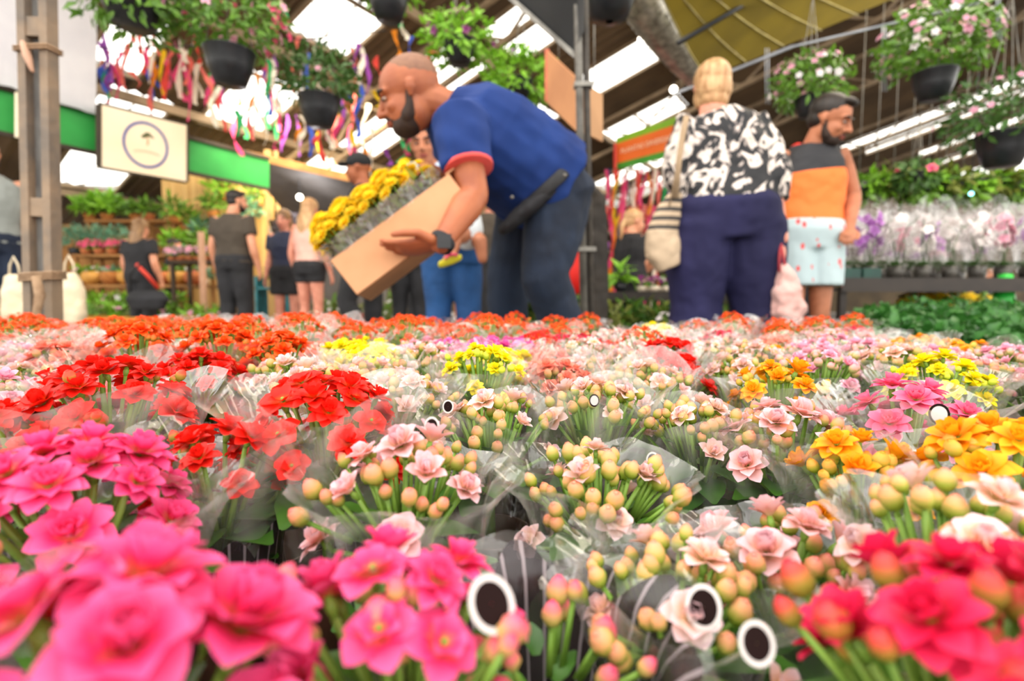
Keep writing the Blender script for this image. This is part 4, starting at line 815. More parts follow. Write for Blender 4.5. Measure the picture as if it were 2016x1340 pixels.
m.add([el(k, r) for r in (r0, r1) for k in range(N)], [(k, (k + 1) % N, N + (k + 1) % N, N + k) for k in range(N)]); m.build('blue_ring', pm('ring_blue', '45509c', '3c4690'), t)
m = MB(); tp = [(.46, .40), (.44, .36), (.47, .33), (.49, .29), (.53, .28), (.56, .31), (.60, .37), (.57, .36), (.53, .345), (.50, .37)]; m.add([onb(u, v, .006) for u, v in tp], [tuple(range(len(tp)))]); m.build('tree_crown', pm('emblem_green', '5c6038', '4a4e2c'), t)
m = MB(); tk = [(.505, .36), (.52, .36), (.53, .43), (.525, .50), (.505, .50), (.512, .43)]; m.add([onb(u, v, .006) for u, v in tk], [tuple(range(len(tk)))]); m.build('tree_trunk', pm('emblem_tan', 'd0a070', 'c09060'), t)
m = MB()
for k in range(12): u = .36 + k * .025; v = .60 + .03 * (1 - ((u - .5) / .15) ** 2) * -1 + .02; m.add([onb(u, v, .006), onb(u, v + .035, .006), onb(u + .018, v + .035, .006), onb(u + .018, v, .006)], [(0, 1, 2, 3)])
m.build('faint_lettering', pm('emblem_pink', 'ecc4a8', 'e6bc9e'), t)
# awning panel, boards by the pole
o = W(1100, 30, 2.3); t = thing('awning', 'dark grey awning corner with a pale metal edge at the top of the thin pole', 'awning', o); m = MB()
pts = [W(1000, -10, 2.5), W(1128, 108, 2.3), W(1150, 60, 2.0), W(1150, -160, 1.9), W(1000, -160, 2.2)]; m.add([p - o for p in pts] + [p - o + V(0, 0, .03) for p in pts], [(0, 1, 2, 3, 4), (9, 8, 7, 6, 5)] + [(i, (i + 1) % 5, 5 + (i + 1) % 5, 5 + i) for i in range(5)]); m.build('panel', pm('awning_grey', '3a3c3e', '303234', 3, .6), t, smooth=False)
m = MB(); m.beam(W(985, -22, 2.5) - o, W(1135, 112, 2.28) - o, .02, .02); m.build('edge_trim', GALV, t, smooth=False)
BRD = pm('brown_board', 'b9835a', 'a87450', 3, .7)
o = W(1100, 170, 3.6); t = thing('terracotta_sign', 'tilted terracotta coloured board seen from behind, on the man\'s side of the thin pole', 'board', o); strip(1075, 98, 200, 1132, 152, 256, 3.6, 3.3, 'panel', BRD, t, .02); m = MB(); m.beam(W(1077, 98, 3.6) - o, W(1077, 200, 3.6) - o, .02, .03); m.build('panel_edge', pm('board_edge', 'c86a50', 'b85c44'), t, smooth=False)
m = MB(); m.tube([W(1100, 118, 3.5) - o, W(1100, -80, 3.5) - o], .004, 5); m.build('wire', GALV, t)
o = W(1170, 220, 3.6); t = thing('cardboard_sign', 'small tan board hanging just past the thin pole', 'board', o); strip(1154, 165, 262, 1187, 186, 279, 3.5, 3.7, 'panel', pm('tan_board', 'c0946c', 'b08660', 3, .7), t, .02)
m = MB(); m.tube([W(1170, 172, 3.6) - o, W(1170, -60, 3.6) - o], .004, 5); m.build('wire', GALV, t)
# orange banner with lettering
A, C = W(1213, 283, 10.8), W(1336, 243, 9.6); Bb, Dd = W(1213, 322, 10.8), W(1336, 290, 9.6); o = (A + Dd) / 2
t = thing('shop_banner', 'orange banner lettered PLANTAS between two green stripes, behind the blond woman', 'banner', o)
def sb(n, a, b, c, d, mat, off=0): m = MB(); q = V(0, -off, 0); m.add([a - o + q, b - o + q, c - o + q, d - o + q], [(0, 1, 2, 3)]); return m.build(n, mat, t, smooth=False)
sb('orange_field', A, Bb, Dd, C, pm('orange_paint', 'f0752a', 'ea6c22', 3))
sb('green_stripe', A + V(0, 0, .12), A, C, C + V(0, 0, .14), pm('lime_green', '8cb828', '7cac24', 3)); sb('green_stripe', Bb, Bb - V(0, 0, .13), Dd - V(0, 0, .13), Dd, pm('leaf_green', '4c9c34', '40902c', 3))
m = MB(); m.beam(W(1211, 283, 10.7) - o, W(1211, 352, 10.7) - o, .09, .05); m.build('red_edge', pm('red_edge', 'dc4030', 'cc3828'), t, smooth=False)
cu = bpy.data.curves.new('lettering', 'FONT'); cu.body = 'PLANTAS DIVERSAS'; cu.size = .3; cu.align_x = 'CENTER'; cu.align_y = 'CENTER'; cu.extrude = .003
bpy.context.view_layer.update(); _tmp = bpy.data.objects.new('tmp_text', cu); COL.objects.link(_tmp); bpy.context.view_layer.update(); _me = bpy.data.meshes.new_from_object(_tmp.evaluated_get(bpy.context.evaluated_depsgraph_get())); bpy.data.objects.remove(_tmp); lo = bpy.data.objects.new('lettering', _me); COL.objects.link(lo); lo.parent = t; _me.materials.clear(); _me.materials.append(pm('cream_letters', 'fbe0c0', 'f8d8b4'))
xd = (Dd - Bb); xl = xd.length; xd.normalize(); zz = V(0, 0, 1); nn = xd.cross(zz).normalized(); zz = nn.cross(xd); lo.matrix_basis = Matrix.Translation((A + Bb + C + Dd) / 4 - o + nn * .02) @ Matrix((xd, zz, nn)).transposed().to_4x4() @ Matrix.Scale(xl * .9 / 2.9, 4)
# black jacket on the pole, red cloth
o = W(1172, 380, 2.4); t = thing('jacket', 'long black jacket with a pale piping curve hanging on the thin pole', 'jacket', o)
m = MB(); loft(m, [W(1172, 690, 2.42) - o, W(1172, 560, 2.42) - o, W(1172, 450, 2.42) - o, W(1170, 385, 2.4) - o, W(1168, 372, 2.38) - o], V(1, 0, 0), [.055, .06, .055, .05, .02], [.04, .05, .05, .03, .02]); remesh(m.build('jacket_body', pm('worn_black', '2a2622', '3a332c', 8, .85), t), .01, 3, .02, .06)
m = MB(); m.tube([W(x, y, 2.27) - o for x, y in ((1166, 460), (1160, 480), (1160, 500), (1167, 512))], .0035, 6); m.build('piping', WHITEP, t)
m = MB(); m.tube([W(1150, 378, 2.2) - o, W(1170, 370, 2.36) - o], .006, 6); m.build('hook', GALV, t)
o = W(1090, 578, 4.2); o.z = 0; t = thing('red_parasol', 'bright red cloth hanging in a cone shape behind the bending man\'s legs', 'cloth', o)
m = MB(); zb = W(1090, 578, 4.2).z; zt = W(1090, 440, 4.2).z
m.rings([[V(r * cos(2 * pi * k / 24) * (1 + .05 * (k % 2)) + sx, r * sin(2 * pi * k / 24) * (1 + .05 * (k % 2)), z) for k in range(24)] for r, z, sx in ((.30, zb, 0), (.22, zb + .22, .04), (.09, zb + .45, .1), (.03, zt, .12))], True); m.build('cloth', pm('red_cloth', 'f0281e', 'dc2018', 3, .6, trans=.3), t)
m = MB(); m.tube([V(.03, 0, 0), V(.08, 0, zb + .2), V(.12, 0, zt + .05)], .02, 8); m.build('pole', GALV, t)

# ------------------------------------------------------------------ roof-level things: tarp, duct, wires, lamps
o = W(1500, 40, 4.2); t = thing('tarpaulin', 'olive yellow tarpaulin stretched below the roof in the upper corner above the two shoppers', 'tarp', o)
cor = [W(1295, -30, 3.6), W(1392, 152, 4.6), W(1830, -30, 4.9), W(1800, -260, 3.4), W(1330, -300, 2.6)]; TARP = pm('olive_tarp', '8a7a2e', '74662a', 2, .5, trans=.45, bump=.1)
def bil(u, v): return lerp(lerp(cor[0], cor[1], u), lerp(cor[4], cor[2], u), v)
for k in range(6):
    m = MB(); vs = []; 
    for i in range(9):
        for v in (k / 6 + .004, (k + 1) / 6 - .004): p = bil(i / 8, v) - o; vs.append(p + V(0, 0, -.05 * sin(pi * i / 8) + .01 * sin(i * 2 + k)))
    m.add(vs, [(2 * i, 2 * i + 1, 2 * i + 3, 2 * i + 2) for i in range(8)]); m.build('tarp_panel', TARP, t)
m = MB(); 
for k in range(7): m.tube([bil(i / 8, k / 6) - o + V(0, 0, -.05 * sin(pi * i / 8) - .006) for i in range(9)], .008, 5)
m.build('seam', pm('seam', 'a89c60', '8c8048'), t)
m = MB(); m.tube([W(1335, 85, 3.7) - o, W(1480, 0, 4.0) - o, W(1600, -70, 4.1) - o], .018, 6); m.build('ridge_rope', BLACKPOT, t)
FOIL = pm('foil', 'e0ddd2', '8f8b80', 16, .3, metal=.55, bump=1.0, bscale=16)
o = W(1320, 60, 4.8); t = thing('foil_duct', 'crinkled silver foil air duct slanting down to the blond woman\'s head', 'duct', o)
m = MB(); pts = [W(1235, -60, 4.2), W(1262, -10, 4.4), W(1300, 45, 4.8), W(1345, 100, 5.3), W(1395, 150, 5.9)]; PT = []
for i in range(len(pts) - 1):
    for k in range(10): PT.append(lerp(pts[i], pts[i + 1], k / 10) - o)
m.tube(PT, [.19 + (.012 if i % 2 else -.008) for i in range(len(PT))], 22); m.build('duct_tube', FOIL, t)
for q in (8, 24): m = MB(); p = PT[q]; m.tube([p + V(0, 0, .18), p + V(0, 0, 1.2)], .006, 5); m.build('hanger', GALV, t)
o = W(1470, 140, 4.2); t = thing('light_rail', 'thin white rail with a bluish lamp running above the hanging basket behind the shoppers', 'lamp', o)
m = MB(); m.beam(W(1325, 186, 4.2) - o, W(1560, 92, 3.6) - o, .014, .018); m.beam(W(1560, 92, 3.6) - o, W(2060, -25, 2.9) - o, .01, .012); m.build('rail', pm('white_rail', 'a8acb4', '8c9098'), t, smooth=False)
m = MB(); m.ball(W(1400, 161, 4.0) - o, (.05, .02, .018), 12, 8); m.build('lamp', emis('blue_lamp', '9fd4ff', 3), t)
for px, y0, y1, Y in ((1510, 95, 205, 3.9), (1740, 48, 180, 3.4), (1965, -60, 78, 3.0)):
    m = MB(); 
    for dx in (-3, 3): m.tube([W(px + dx, y0, Y) - o, W(px + dx, (y0 + y1) / 2, Y) - o, W(px + dx + 2, y1, Y) - o], .004, 5)
    m.build('drop_cable', pm('white_rail', 'a8acb4'), t)
BULB = emis('bulb_glow', 'fff4e0', 9)
for px, py, Y, r, lab in ((1326, 176, 7.5, .05, 'bare glowing bulb beside the blond woman\'s head'), (590, 388, 7.6, .045, 'round white globe lamp under the dark kiosk roof'), (1912, 381, 5.2, .02, 'tiny cyan tinted lamp above the orchids'), (1262, 78, 8.5, .05, 'glowing bulb near the foil duct')):
    o = W(px, py, Y); t = thing('light_bulb', lab, 'lamp', o); m = MB(); m.ball((0, 0, 0), r, 14, 10); m.build('bulb', BULB if px != 1912 else emis('cyan_glow', 'a0f0ff', 5), t); m = MB(); m.tube([V(0, 0, r * .9), V(0, 0, r * 1.7)], r * .4, 8); m.tube([V(0, 0, r * 1.7), V(0, 0, 2.6 if px > 1900 else .9)], .004, 5); m.build('cord', BLACKPOT, t)
o = W(1200, 5, 2.6); t = thing('hanging_basket', 'empty black hanging bowl cut by the top of the picture beside the thin pole', 'basket', o); m = MB(); m.lathe([(.02, -.09), (.09, -.07), (.125, .02), (.13, .09), (.12, .09), (.11, .02), (.08, -.05), (0, -.06)], 24); m.build('pot', BLACKPOT, t)
m = MB(); m.tube([V(.12, 0, .08), V(0, 0, .7), V(-.12, 0, .08)], .004, 5); m.tube([V(0, 0, .7), V(0, 0, 3)], .003, 5); m.build('wire', GALV, t)

# ------------------------------------------------------------------ hanging baskets
GL = {'mid': leaf_mat('basket_leaf', '4f7a26', '6f9a34'), 'dark': leaf_mat('basket_leaf_dark', '365a22', '4a7030'), 'lime': leaf_mat('basket_leaf_lime', '6ea626', '8cc03a'), 'blue': leaf_mat('blue_leaf', '4f8468', '7aae90'), 'olive': leaf_mat('olive_leaf', '5e6a2c', '7c8438')}
def leafball(n, R3, ls, rnd, low=-.5, fill=.55, narrow=.45):
    m = MB()
    for k in range(n):
        z = rnd.uniform(low, 1); a = rnd.uniform(0, 2 * pi); q = sqrt(max(0, 1 - z * z)); f = rnd.uniform(fill, 1.02); d = V(q * cos(a), q * sin(a), z)
        p = V(d.x * R3[0], d.y * R3[1], d.z * R3[2]) * f; dd = d + V(rnd.uniform(-.7, .7), rnd.uniform(-.7, .7), rnd.uniform(-.5, .6)); l = ls * rnd.uniform(.6, 1.3)
        m.leaf(p, dd, d + V(0, 0, .4), l, l * narrow, .35, 2)
    return m
FPK = {'pink': petal_mat('basket_pink', 'f0c0d0', 'e896b4', 'f2c6d6'), 'hot': petal_mat('basket_hot', 'e04078', 'e8507c', 'f07090'), 'purple': petal_mat('basket_purple', '6a2058', '7c2a6c', '9a3c88'), 'white': petal_mat('basket_white', 'f6f0ec', 'f2e8ec', 'fbf8f8'), 'violet': petal_mat('basket_violet', 'b070c0', 'b464c4', 'd0a0e0')}
def sf(col, n=5):
    k = ('sf', col, n)
    if k not in CACHE:
        m = MB()
        for i in range(n): petal(m, 2 * pi * i / n, 1, .8, radians(25), rec=.5, cup=.2, ns=2)
        m.ball((0, 0, .1), .16, 6, 4); CACHE[k] = m.mesh('flower', [FPK[col]])
    return CACHE[k]
def basket(px, py, Y, rp, Rf, up, leafc, fcols, nf, label, fr=.022, nl=420, ls=.05, low=-.5, seed=0, hang=True):
    rnd = random.Random(seed); o = W(px, py, Y); t = thing('hanging_basket', label, 'basket', o, 0, 'flower baskets hanging from the roof'); k = Y / FPX; r = rp * k
    m = MB(); m.lathe([(.0, -r * .85), (r * .62, -r * .82), (r * .9, -r * .1), (r, r * .5), (r * 1.05, r * .55), (r * .95, r * .6), (r * .85, 0), (0, 0)], 28); m.build('pot', BLACKPOT, t)
    R3 = (Rf * k, Rf * k, Rf * k * .75); c = V(0, 0, up * k)
    leafball(nl, R3, ls, rnd, low).build('foliage', [GL[leafc]], t, 'stuff', M=Matrix.Translation(c))
    for i in range(nf):
        z = rnd.uniform(-.35, 1); a = rnd.uniform(0, 2 * pi); q = sqrt(1 - z * z); d = V(q * cos(a), q * sin(a), z); p = c + V(d.x * R3[0], d.y * R3[1], d.z * R3[2]) * rnd.uniform(.9, 1.08)
        put('flower', sf(fcols[i % len(fcols)]), t, TRS(p, frame(d + V(0, -.3, .2)), fr * rnd.uniform(.8, 1.2)))
    m = MB()
    for i in range(3): m.tube([V(r * cos(2.1 * i), r * sin(2.1 * i), r * .5), V(0, 0, R3[2] * 1.2 + up * k + .35)], .003, 4)
    zt = 6 - .28 * (D1.x * o.x + D1.y * o.y) - .1 - o.z
    m.tube([V(0, 0, R3[2] * 1.2 + up * k + .35), V(0, 0, max(zt, 1))], .003, 4); m.build('wire', GALV, t); return t
basket(453, 128, 2.8, 44, 105, 88, 'mid', ['hot', 'pink'], 62, 'black basket spilling green leaves and pink bells left of the bending man\'s head', .026, 700, .055, -.7, 1)
basket(262, 0, 2.6, 58, 105, 10, 'mid', ['hot'], 0, 'basket cut by the top edge, trailing leaves beside the white plastic sheet', .02, 420, .06, -.9, 2)
basket(629, 215, 3.1, 38, 76, 55, 'dark', ['pink'], 7, 'small black basket with dense dark leaves level with the man\'s forehead', .018, 620, .045, -.6, 3)
basket(765, 5, 3.0, 38, 62, 30, 'lime', ['purple'], 4, 'basket at the top edge straight above the bald head', .02, 260, .05, -.5, 4)
basket(905, 100, 4.0, 30, 66, 22, 'lime', ['purple'], 26, 'basket of green leaves with dark purple petunias above the man\'s back', .03, 420, .07, -.8, 5)
basket(1024, 172, 4.6, 24, 66, 14, 'lime', ['violet'], 3, 'bright green fern basket between the man\'s back and the terracotta board', .02, 520, .08, -.7, 6)
basket(1592, 208, 3.6, 26, 70, 40, 'mid', ['pink', 'pink', 'white'], 40, 'pink flowered basket right above the man in the orange tank top', .022, 520, .055, -.8, 7)
basket(1838, 165, 3.2, 36, 95, 72, 'mid', ['pink', 'pink', 'white'], 84, 'largest pink flowered basket hanging in front of the dark roof', .022, 800, .06, -.6, 8)
basket(1975, 290, 2.9, 44, 100, 65, 'dark', ['pink'], 22, 'dark leaved basket with pale pink flowers at the picture edge above the orchids', .02, 620, .05, -.8, 9)
basket(1806, 345, 5.2, 12, 36, 0, 'dark', ['hot'], 5, 'narrow dark green trailing plant hanging before the roof lights, above the orchids', .04, 260, .08, -1, 10)

# ------------------------------------------------------------------ ribbons
RC = {'pink': 'ee4c84', 'red': 'e4483c', 'orange': 'f09020', 'yellow': 'f0c81c', 'green': '2fae62', 'purple': 'a050b4', 'blue': '4464d0', 'white': 'f6ecd8', 'coral': 'ee7468', 'navy': '2c2c5c'}
RMAT = {k: pm('ribbon_' + k, v, None, 10, .5, trans=.5) for k, v in RC.items()}; RME = {}
def ribmesh(col, v):
    if (col, v) in RME: return RME[col, v]
    m = MB(); rnd = random.Random(v); vs = []; n = 10; tw = rnd.uniform(1.5, 5)
    for i in range(n + 1):
        q = i / n; a = tw * q + v; c = V(.06 * sin(q * 5 + v), .04 * cos(q * 4 + v), -q); wv = V(cos(a), sin(a), 0) * .5 * (.55 + .45 * abs(sin(q * 7 + v)))
        vs += [c * 1.0 - wv * .1, c + wv * .1]
    m.add(vs, [(2 * i, 2 * i + 1, 2 * i + 3, 2 * i + 2) for i in range(n)]); RME[col, v] = m.mesh('ribbon', [RMAT[col]]); return RME[col, v]
def ribbon(px, py, Y, Lp, Wp, col, where, grp, v):
    if 'left of the bending man' in where:
        where = ['beside the white sheet', 'below the pink flowered basket', 'beside the dark leaved basket', 'in front of the bald man\'s forehead', 'above the bald head'][min(4, int((px - 190) / 125))] + (', high up' if py < 110 else ', mid height' if py < 190 else ', low down')
    elif 'curtain' in where: where = ('high' if py < 360 else 'midway' if py < 430 else 'low') + ' in the curtain ' + ('near the thin pole' if px < 1240 else 'over the V-neck woman' if px < 1290 else 'by the floral blouse')
    while W(px, py, Y).z > 5.7 - .28 * (D1.x * W(px, py, Y).x + D1.y * Y): Y *= .96
    k = Y / FPX; p = W(px, py, Y); o = bpy.data.objects.new('ribbon', ribmesh(col, v)); COL.objects.link(o); o.location = p; o.scale = (Wp * k / .1, Wp * k / .1, Lp * k); o.rotation_euler = (0, R.uniform(-.12, .12), R.uniform(0, 3))
    tag(o, '%s paper ribbon dangling %s' % (col, where), 'ribbon', '%s ribbons %s' % (col, grp))
rr = random.Random(21); cols = ['pink', 'red', 'coral', 'white', 'orange', 'yellow', 'green', 'purple', 'blue', 'white', 'pink', 'coral']
for px, py, L_2, c in [(265, 140, 34, 'coral'), (325, 100, 92, 'red'), (350, 80, 150, 'pink'), (385, 115, 84, 'white'), (402, 130, 70, 'coral'), (428, 160, 86, 'white'), (213, 128, 36, 'green'), (298, 108, 60, 'orange'), (545, -10, 70, 'pink'), (557, -5, 40, 'green'), (466, 215, 50, 'green'), (495, 225, 48, 'coral'), (548, 265, 30, 'pink'),
                       (610, 245, 62, 'blue'), (622, 240, 50, 'red'), (592, 225, 60, 'white'), (585, 240, 36, 'orange'), (648, 250, 40, 'white'), (665, 225, 46, 'pink'), (687, 187, 45, 'coral'), (692, 205, 44, 'orange'), (711, 90, 75, 'white'), (720, 105, 78, 'purple'), (744, 180, 32, 'yellow'), (746, 112, 50, 'red'), (790, 20, 30, 'green'), (782, 62, 50, 'orange'), (808, 72, 50, 'blue'),
                       (795, 45, 30, 'white'), (843, 95, 30, 'red'), (855, 85, 28, 'coral'), (792, 270, 50, 'green'), (803, 268, 36, 'pink'), (810, 262, 34, 'green'), (704, 290, 46, 'pink'), (722, 285, 50, 'orange'), (765, 295, 30, 'purple'), (727, 250, 90, 'white')]:
    ribbon(px, py, 5.2 if px > 400 else 6.8, L_2, 12, c, 'left of the bending man, under the skylights', 'by the bald man', rr.randrange(6))
for i in range(84):
    _px = rr.uniform(195, 745); ribbon(_px, rr.uniform(60, 250 if _px > 400 else 140), rr.uniform(5, 8) if _px > 400 else rr.uniform(6.6, 8), rr.uniform(34, 90), rr.uniform(8, 12), rr.choice(cols), 'left of the bending man, under the skylights', 'by the bald man', rr.randrange(6))
for i, c in enumerate(['orange', 'yellow', 'purple', 'red']): ribbon(1000 + 13 * i, 178 + 3 * i, 5.5, 30, 8, c, 'over the back of the bending man', 'over the navy shirt', i)
for i in range(66): ribbon(1193 + (i % 24) * 6.0 + rr.uniform(-2, 2), 332 + 70 * (i // 24) + rr.uniform(0, 4), 8.5, rr.uniform(70, 130), 8, rr.choice(cols + ['navy', 'red', 'pink']), 'in the curtain behind the woman in black V-neck', 'in the ribbon curtain', rr.randrange(6))
m = MB()
for a, b in (((190, 95, 5), (760, 60, 5.2)), ((190, 150, 7), (760, 185, 6.5)), ((1190, 331, 8.5), (1345, 331, 8.5)), ((1190, 401, 8.5), (1345, 401, 8.5)), ((1190, 471, 8.5), (1345, 471, 8.5))): m.tube([W(*a), lerp(W(*a), W(*b), .5) - V(0, 0, .05), W(*b)], .006, 5)
tag(m.build('ribbon_line', STRAPM), 'thin cords strung under the roof carrying the paper ribbons', 'cord')

# ------------------------------------------------------------------ the basket stall far behind on the left
WOODL = pm('pale_planks', 'e2bc7c', 'c89c5c', 5, .7, stretch=(1, 1, .1)); WOODM = pm('stall_wood', 'a8763e', '8c5e2e', 5, .7); CRATE = pm('crate_wood', 'c8862e', 'a86c22', 5, .7)
o = W(440, 620, 9.4); o.z = 0; t = thing('plank_wall', 'warmly lit wall of upright pale planks under the green banner', 'wall', o)
zt = W(440, 345, 9.4).z; px = 336
while px < 532:
    a = W(px, 600, 9.4); m = MB(); h = zt + R.uniform(-.05, .05) - (px - 430) * .001; m.box(V(a.x - o.x, R.uniform(-.01, .01), h / 2), (.115, .02, h)); m.build('plank', WOODL, t, smooth=False); px += 13.4
m = MB(); m.box(V(W(534, 500, 8.6).x - o.x, -.8, 1.5), (.09, .09, 3.0)); m.box(V(W(550, 500, 8.6).x - o.x, -.8, 1.5), (.05, .05, 3.0)); m.build('corner_post', WOODL, t, smooth=False)
def table(name, label, px0, px1, Ya, Yb, ytop, mat, legs=True, cat='shelf', th=.04, rail=0):
    """a board whose front edge lies under px0..px1 at depth Ya and reaches back to Yb"""
    A = W(px0, ytop, Ya); B_ = W(px1, ytop, Ya); z = (A.z + B_.z) / 2; o = V((A.x + B_.x) / 2, (Ya + Yb) / 2, 0); t = thing(name, label, cat, o); wd = B_.x - A.x
    m = MB(); m.box(V(0, 0, z - th / 2), (wd, Yb - Ya, th)); m.build('shelf_board' if cat == 'shelf' else 'table_top', mat, t, smooth=False)
    if rail: m = MB(); m.box(V(0, -(Yb - Ya) / 2 - .01, z - rail / 2), (wd, .02, rail)); m.build('front_rail', mat, t, smooth=False)
    if legs and z > .15:
        for x in (-wd / 2 + .04, wd / 2 - .04):
            for y in (-(Yb - Ya) / 2 + .04, (Yb - Ya) / 2 - .04): m = MB(); m.box(V(x, y, (z - th) / 2), (.045, .045, z - th)); m.build('leg', mat, t, smooth=False)
    return t, z
POTS = {'coco': pm('coco_fibre', 'b8783a', '94582a', 30, .9, bump=.5), 'terra': pm('terracotta', 'c87848', 'b0643a', 10, .8), 'cream': pm('cream_pot', 'e8dcc8', 'd8c8b0', 8, .6), 'black': BLACKPOT, 'bowl': pm('ochre_bowl', 'd09a4a', 'b8823a', 10, .6)}
def potplant(px, py, Y, r, pot, leafc, lr, n, ls, label, fl=None, nf=0, seed=0, group=None, narrow=.35, up=1.0, zbase=None, fr=.03, name='potted_plant'):
    """py is the pot's foot"""
    o = W(px, py, Y); o.z = zbase if zbase is not None else o.z; rnd = random.Random(seed + int(px)); t = thing(name, label, 'plant', o, 0, group)
    m = MB(); h = r * 1.1; m.lathe([(0, .0), (r * .62, 0), (r * .9, h * .5), (r, h), (r * .92, h), (r * .85, h * .8), (0, h * .8)], 18); m.build('pot', POTS[pot], t)
    leafball(n, (lr, lr, lr * up), ls, rnd, -.3, .35, narrow).build('foliage', [GL[leafc]], t, 'stuff', M=Matrix.Translation((0, 0, h + lr * .45 * up)))
    for i in range(nf):
        z = rnd.uniform(0, 1); a = rnd.uniform(0, 6.28); q = sqrt(1 - z * z); put('flower', sf(fl, 5), t, TRS(V(q * cos(a) * lr, q * sin(a) * lr, h + lr * .45 * up + z * lr * up), frame(V(q * cos(a), q * sin(a) - .3, z + .2)), fr * rnd.uniform(.8, 1.2)))
    return t
# stepped shelves
SH = [('top shelf of the basket stall, level with the green banner\'s foot', 165, 345, 9.0, 9.3, 432), ('middle shelf of the basket stall with the red flowers', 140, 420, 8.2, 8.8, 500), ('third shelf of the basket stall with round bowls', 150, 420, 7.7, 8.15, 560), ('low shelf of the basket stall with leafy green trays', 150, 345, 7.1, 7.6, 618)]
ZS = []
for lab, x0, x1, Ya, Yb, y in SH: ZS.append(table('display_shelf', lab, x0, x1, Ya, Yb, y, WOODM)[1])
t, z5 = table('display_shelf', 'sloping dark edged counter of rosy plants beside the man in the olive T-shirt', 330, 470, 7.2, 7.65, 512, pm('dark_wood', '4a3826', '3a2c1e', 6))
o = W(240, 655, 6.2); o.z = 0; t = thing('wooden_crate', 'orange brown wooden crate at the foot of the basket stall', 'crate', o)
zc = W(240, 632, 6.2).z
for k, z in enumerate((.06, .17, .28)):
    m = MB(); m.box(V(0, 0, z), (1.2, .02, .09)); m.build('slat', CRATE, t, smooth=False); m = MB(); m.box(V(0, .5, z), (1.2, .02, .09)); m.build('slat', CRATE, t, smooth=False)
for x in (-.6, .6): m = MB(); m.box(V(x, .25, .17), (.03, .52, .34)); m.build('end_board', CRATE, t, smooth=False)
pp = [  # px, shelf index, pot, leaf, lr, n, ls, label
 (178, 0, 'coco', 'lime', .2, 150, .16, 'fern in a coco fibre pot at the post end of the top shelf'), (212, 0, 'coco', 'lime', .24, 200, .18, 'tallest bright fern on the top shelf of the basket stall'), (268, 0, 'coco', 'mid', .15, 120, .12, 'small pointed fern in a coco pot in the middle of the top shelf'), (292, 0, 'terra', 'mid', .15, 90, .14, 'broad leaved plant in a clay pot at the far end of the top shelf'),
 (150, 1, 'black', 'blue', .26, 300, .08, 'blue green leafy mass on the middle shelf, nearest the steel post'), (188, 1, 'black', 'blue', .26, 300, .08, 'blue green leafy mass behind the red flowers'), (235, 1, 'black', 'blue', .26, 300, .08, 'round blue green bush between red flowers and the long haired woman'), (345, 1, 'terra', 'lime', .2, 160, .12, 'lime plant in a clay pot on the middle shelf above the dark counter'), (395, 1, 'coco', 'mid', .2, 160, .12, 'leafy plant in a coco pot at the far end of the middle shelf'),
]
for i, (px, s_, pot, lf, lr, n, ls, lab) in enumerate(pp):
    Ya, Yb, y = SH[s_][3:6]; Yc = (Ya + Yb) / 2; potplant(px, y, Yc, .11, pot, lf, lr, n, ls, lab, seed=i, zbase=ZS[s_] + .002)
for i, px in enumerate((170, 196, 222, 246)): potplant(px, 500, 8.28, .08, 'terra', 'mid', .1, 60, .07, ['red flowered pot at the post end of the middle shelf', 'second red flowered pot on the middle shelf', 'third red flowered pot on the middle shelf', 'red flowered pot next to the long haired woman\'s head'][i], 'hot', 34, 40 + i, zbase=ZS[1] + .002, fr=.04)
for i, (px, s_, pt) in enumerate([(185, 2, 'bowl'), (222, 2, 'coco'), (255, 2, 'bowl'), (322, 2, 'terra'), (352, 2, 'bowl'), (385, 2, 'terra')]):
    o = W(px, 560, 7.92); o.z = ZS[2] + .002; t = thing('planter_bowl', '%s round planter bowl, %s' % ({'bowl': 'ochre', 'coco': 'coco fibre', 'terra': 'terracotta'}[pt], ['at the post end of the third shelf', 'second on the third shelf', 'beside the woman with the red strap', 'just past the red strapped woman', 'under the dark counter edge', 'at the far end of the third shelf'][i]), 'bowl', o)
    m = MB(); m.lathe([(0, 0), (.08, .0), (.15, .07), (.16, .14), (.13, .2), (.1, .2), (.1, .16), (0, .16)], 22); m.build('bowl_body', POTS[pt], t)
    m = MB(); m.ball((0, 0, .17), (.1, .1, .03), 14, 6); m.build('soil', pm('soil', '3a2a1c', '2a1e14', 30, .9), t)
for i in range(9):
    px = 160 + i * 30; potplant(px, 560, 8.05, .09, ['terra', 'coco', 'cream'][i % 3], ['lime', 'mid', 'blue'][i % 3], .13, 90, .09, 'leafy pot behind the planter bowls, %s from the steel post' % ORD[i], ['pink', 'white', 'hot'][i % 3], 8, 400 + i, zbase=ZS[2] + .002, fr=.035, group='pots behind the planter bowls')
for i in range(10):
    px = 150 + i * 22; potplant(px, 618, 7.5, .08, ['bowl', 'terra', 'coco'][i % 3], ['lime', 'olive', 'lime'][i % 3], .13, 90, .1, 'leafy pot on the low shelf behind the trays, %s from the steel post' % ORD[i], ['white', 'pink'][i % 2], 6, 420 + i, zbase=ZS[3] + .002, fr=.035, group='pots behind the seedling trays')
for i in range(11):
    px = 150 + i * 27; potplant(px, 700, 7.0 - .15 * (i % 2), .12, 'terra', ['lime', 'mid', 'olive'][i % 3], .2, 120, .13, 'ground level leafy plant before the basket stall, %s from the steel post' % ORD[i], 'pink', 5, 440 + i, zbase=0, up=1.1, fr=.04, group='ground plants of the basket stall')
o = W(270, 560, 9.5); o.z = 0; t = thing('wooden_partition', 'warm wooden back panel of the basket stall behind all its shelves', 'panel', o)
for i in range(14): m = MB(); m.box((-1.75 + i * .25, 0, .95 + .02 * (i % 3)), (.235, .03, 1.9)); m.build('board', WOODM, t, smooth=False)
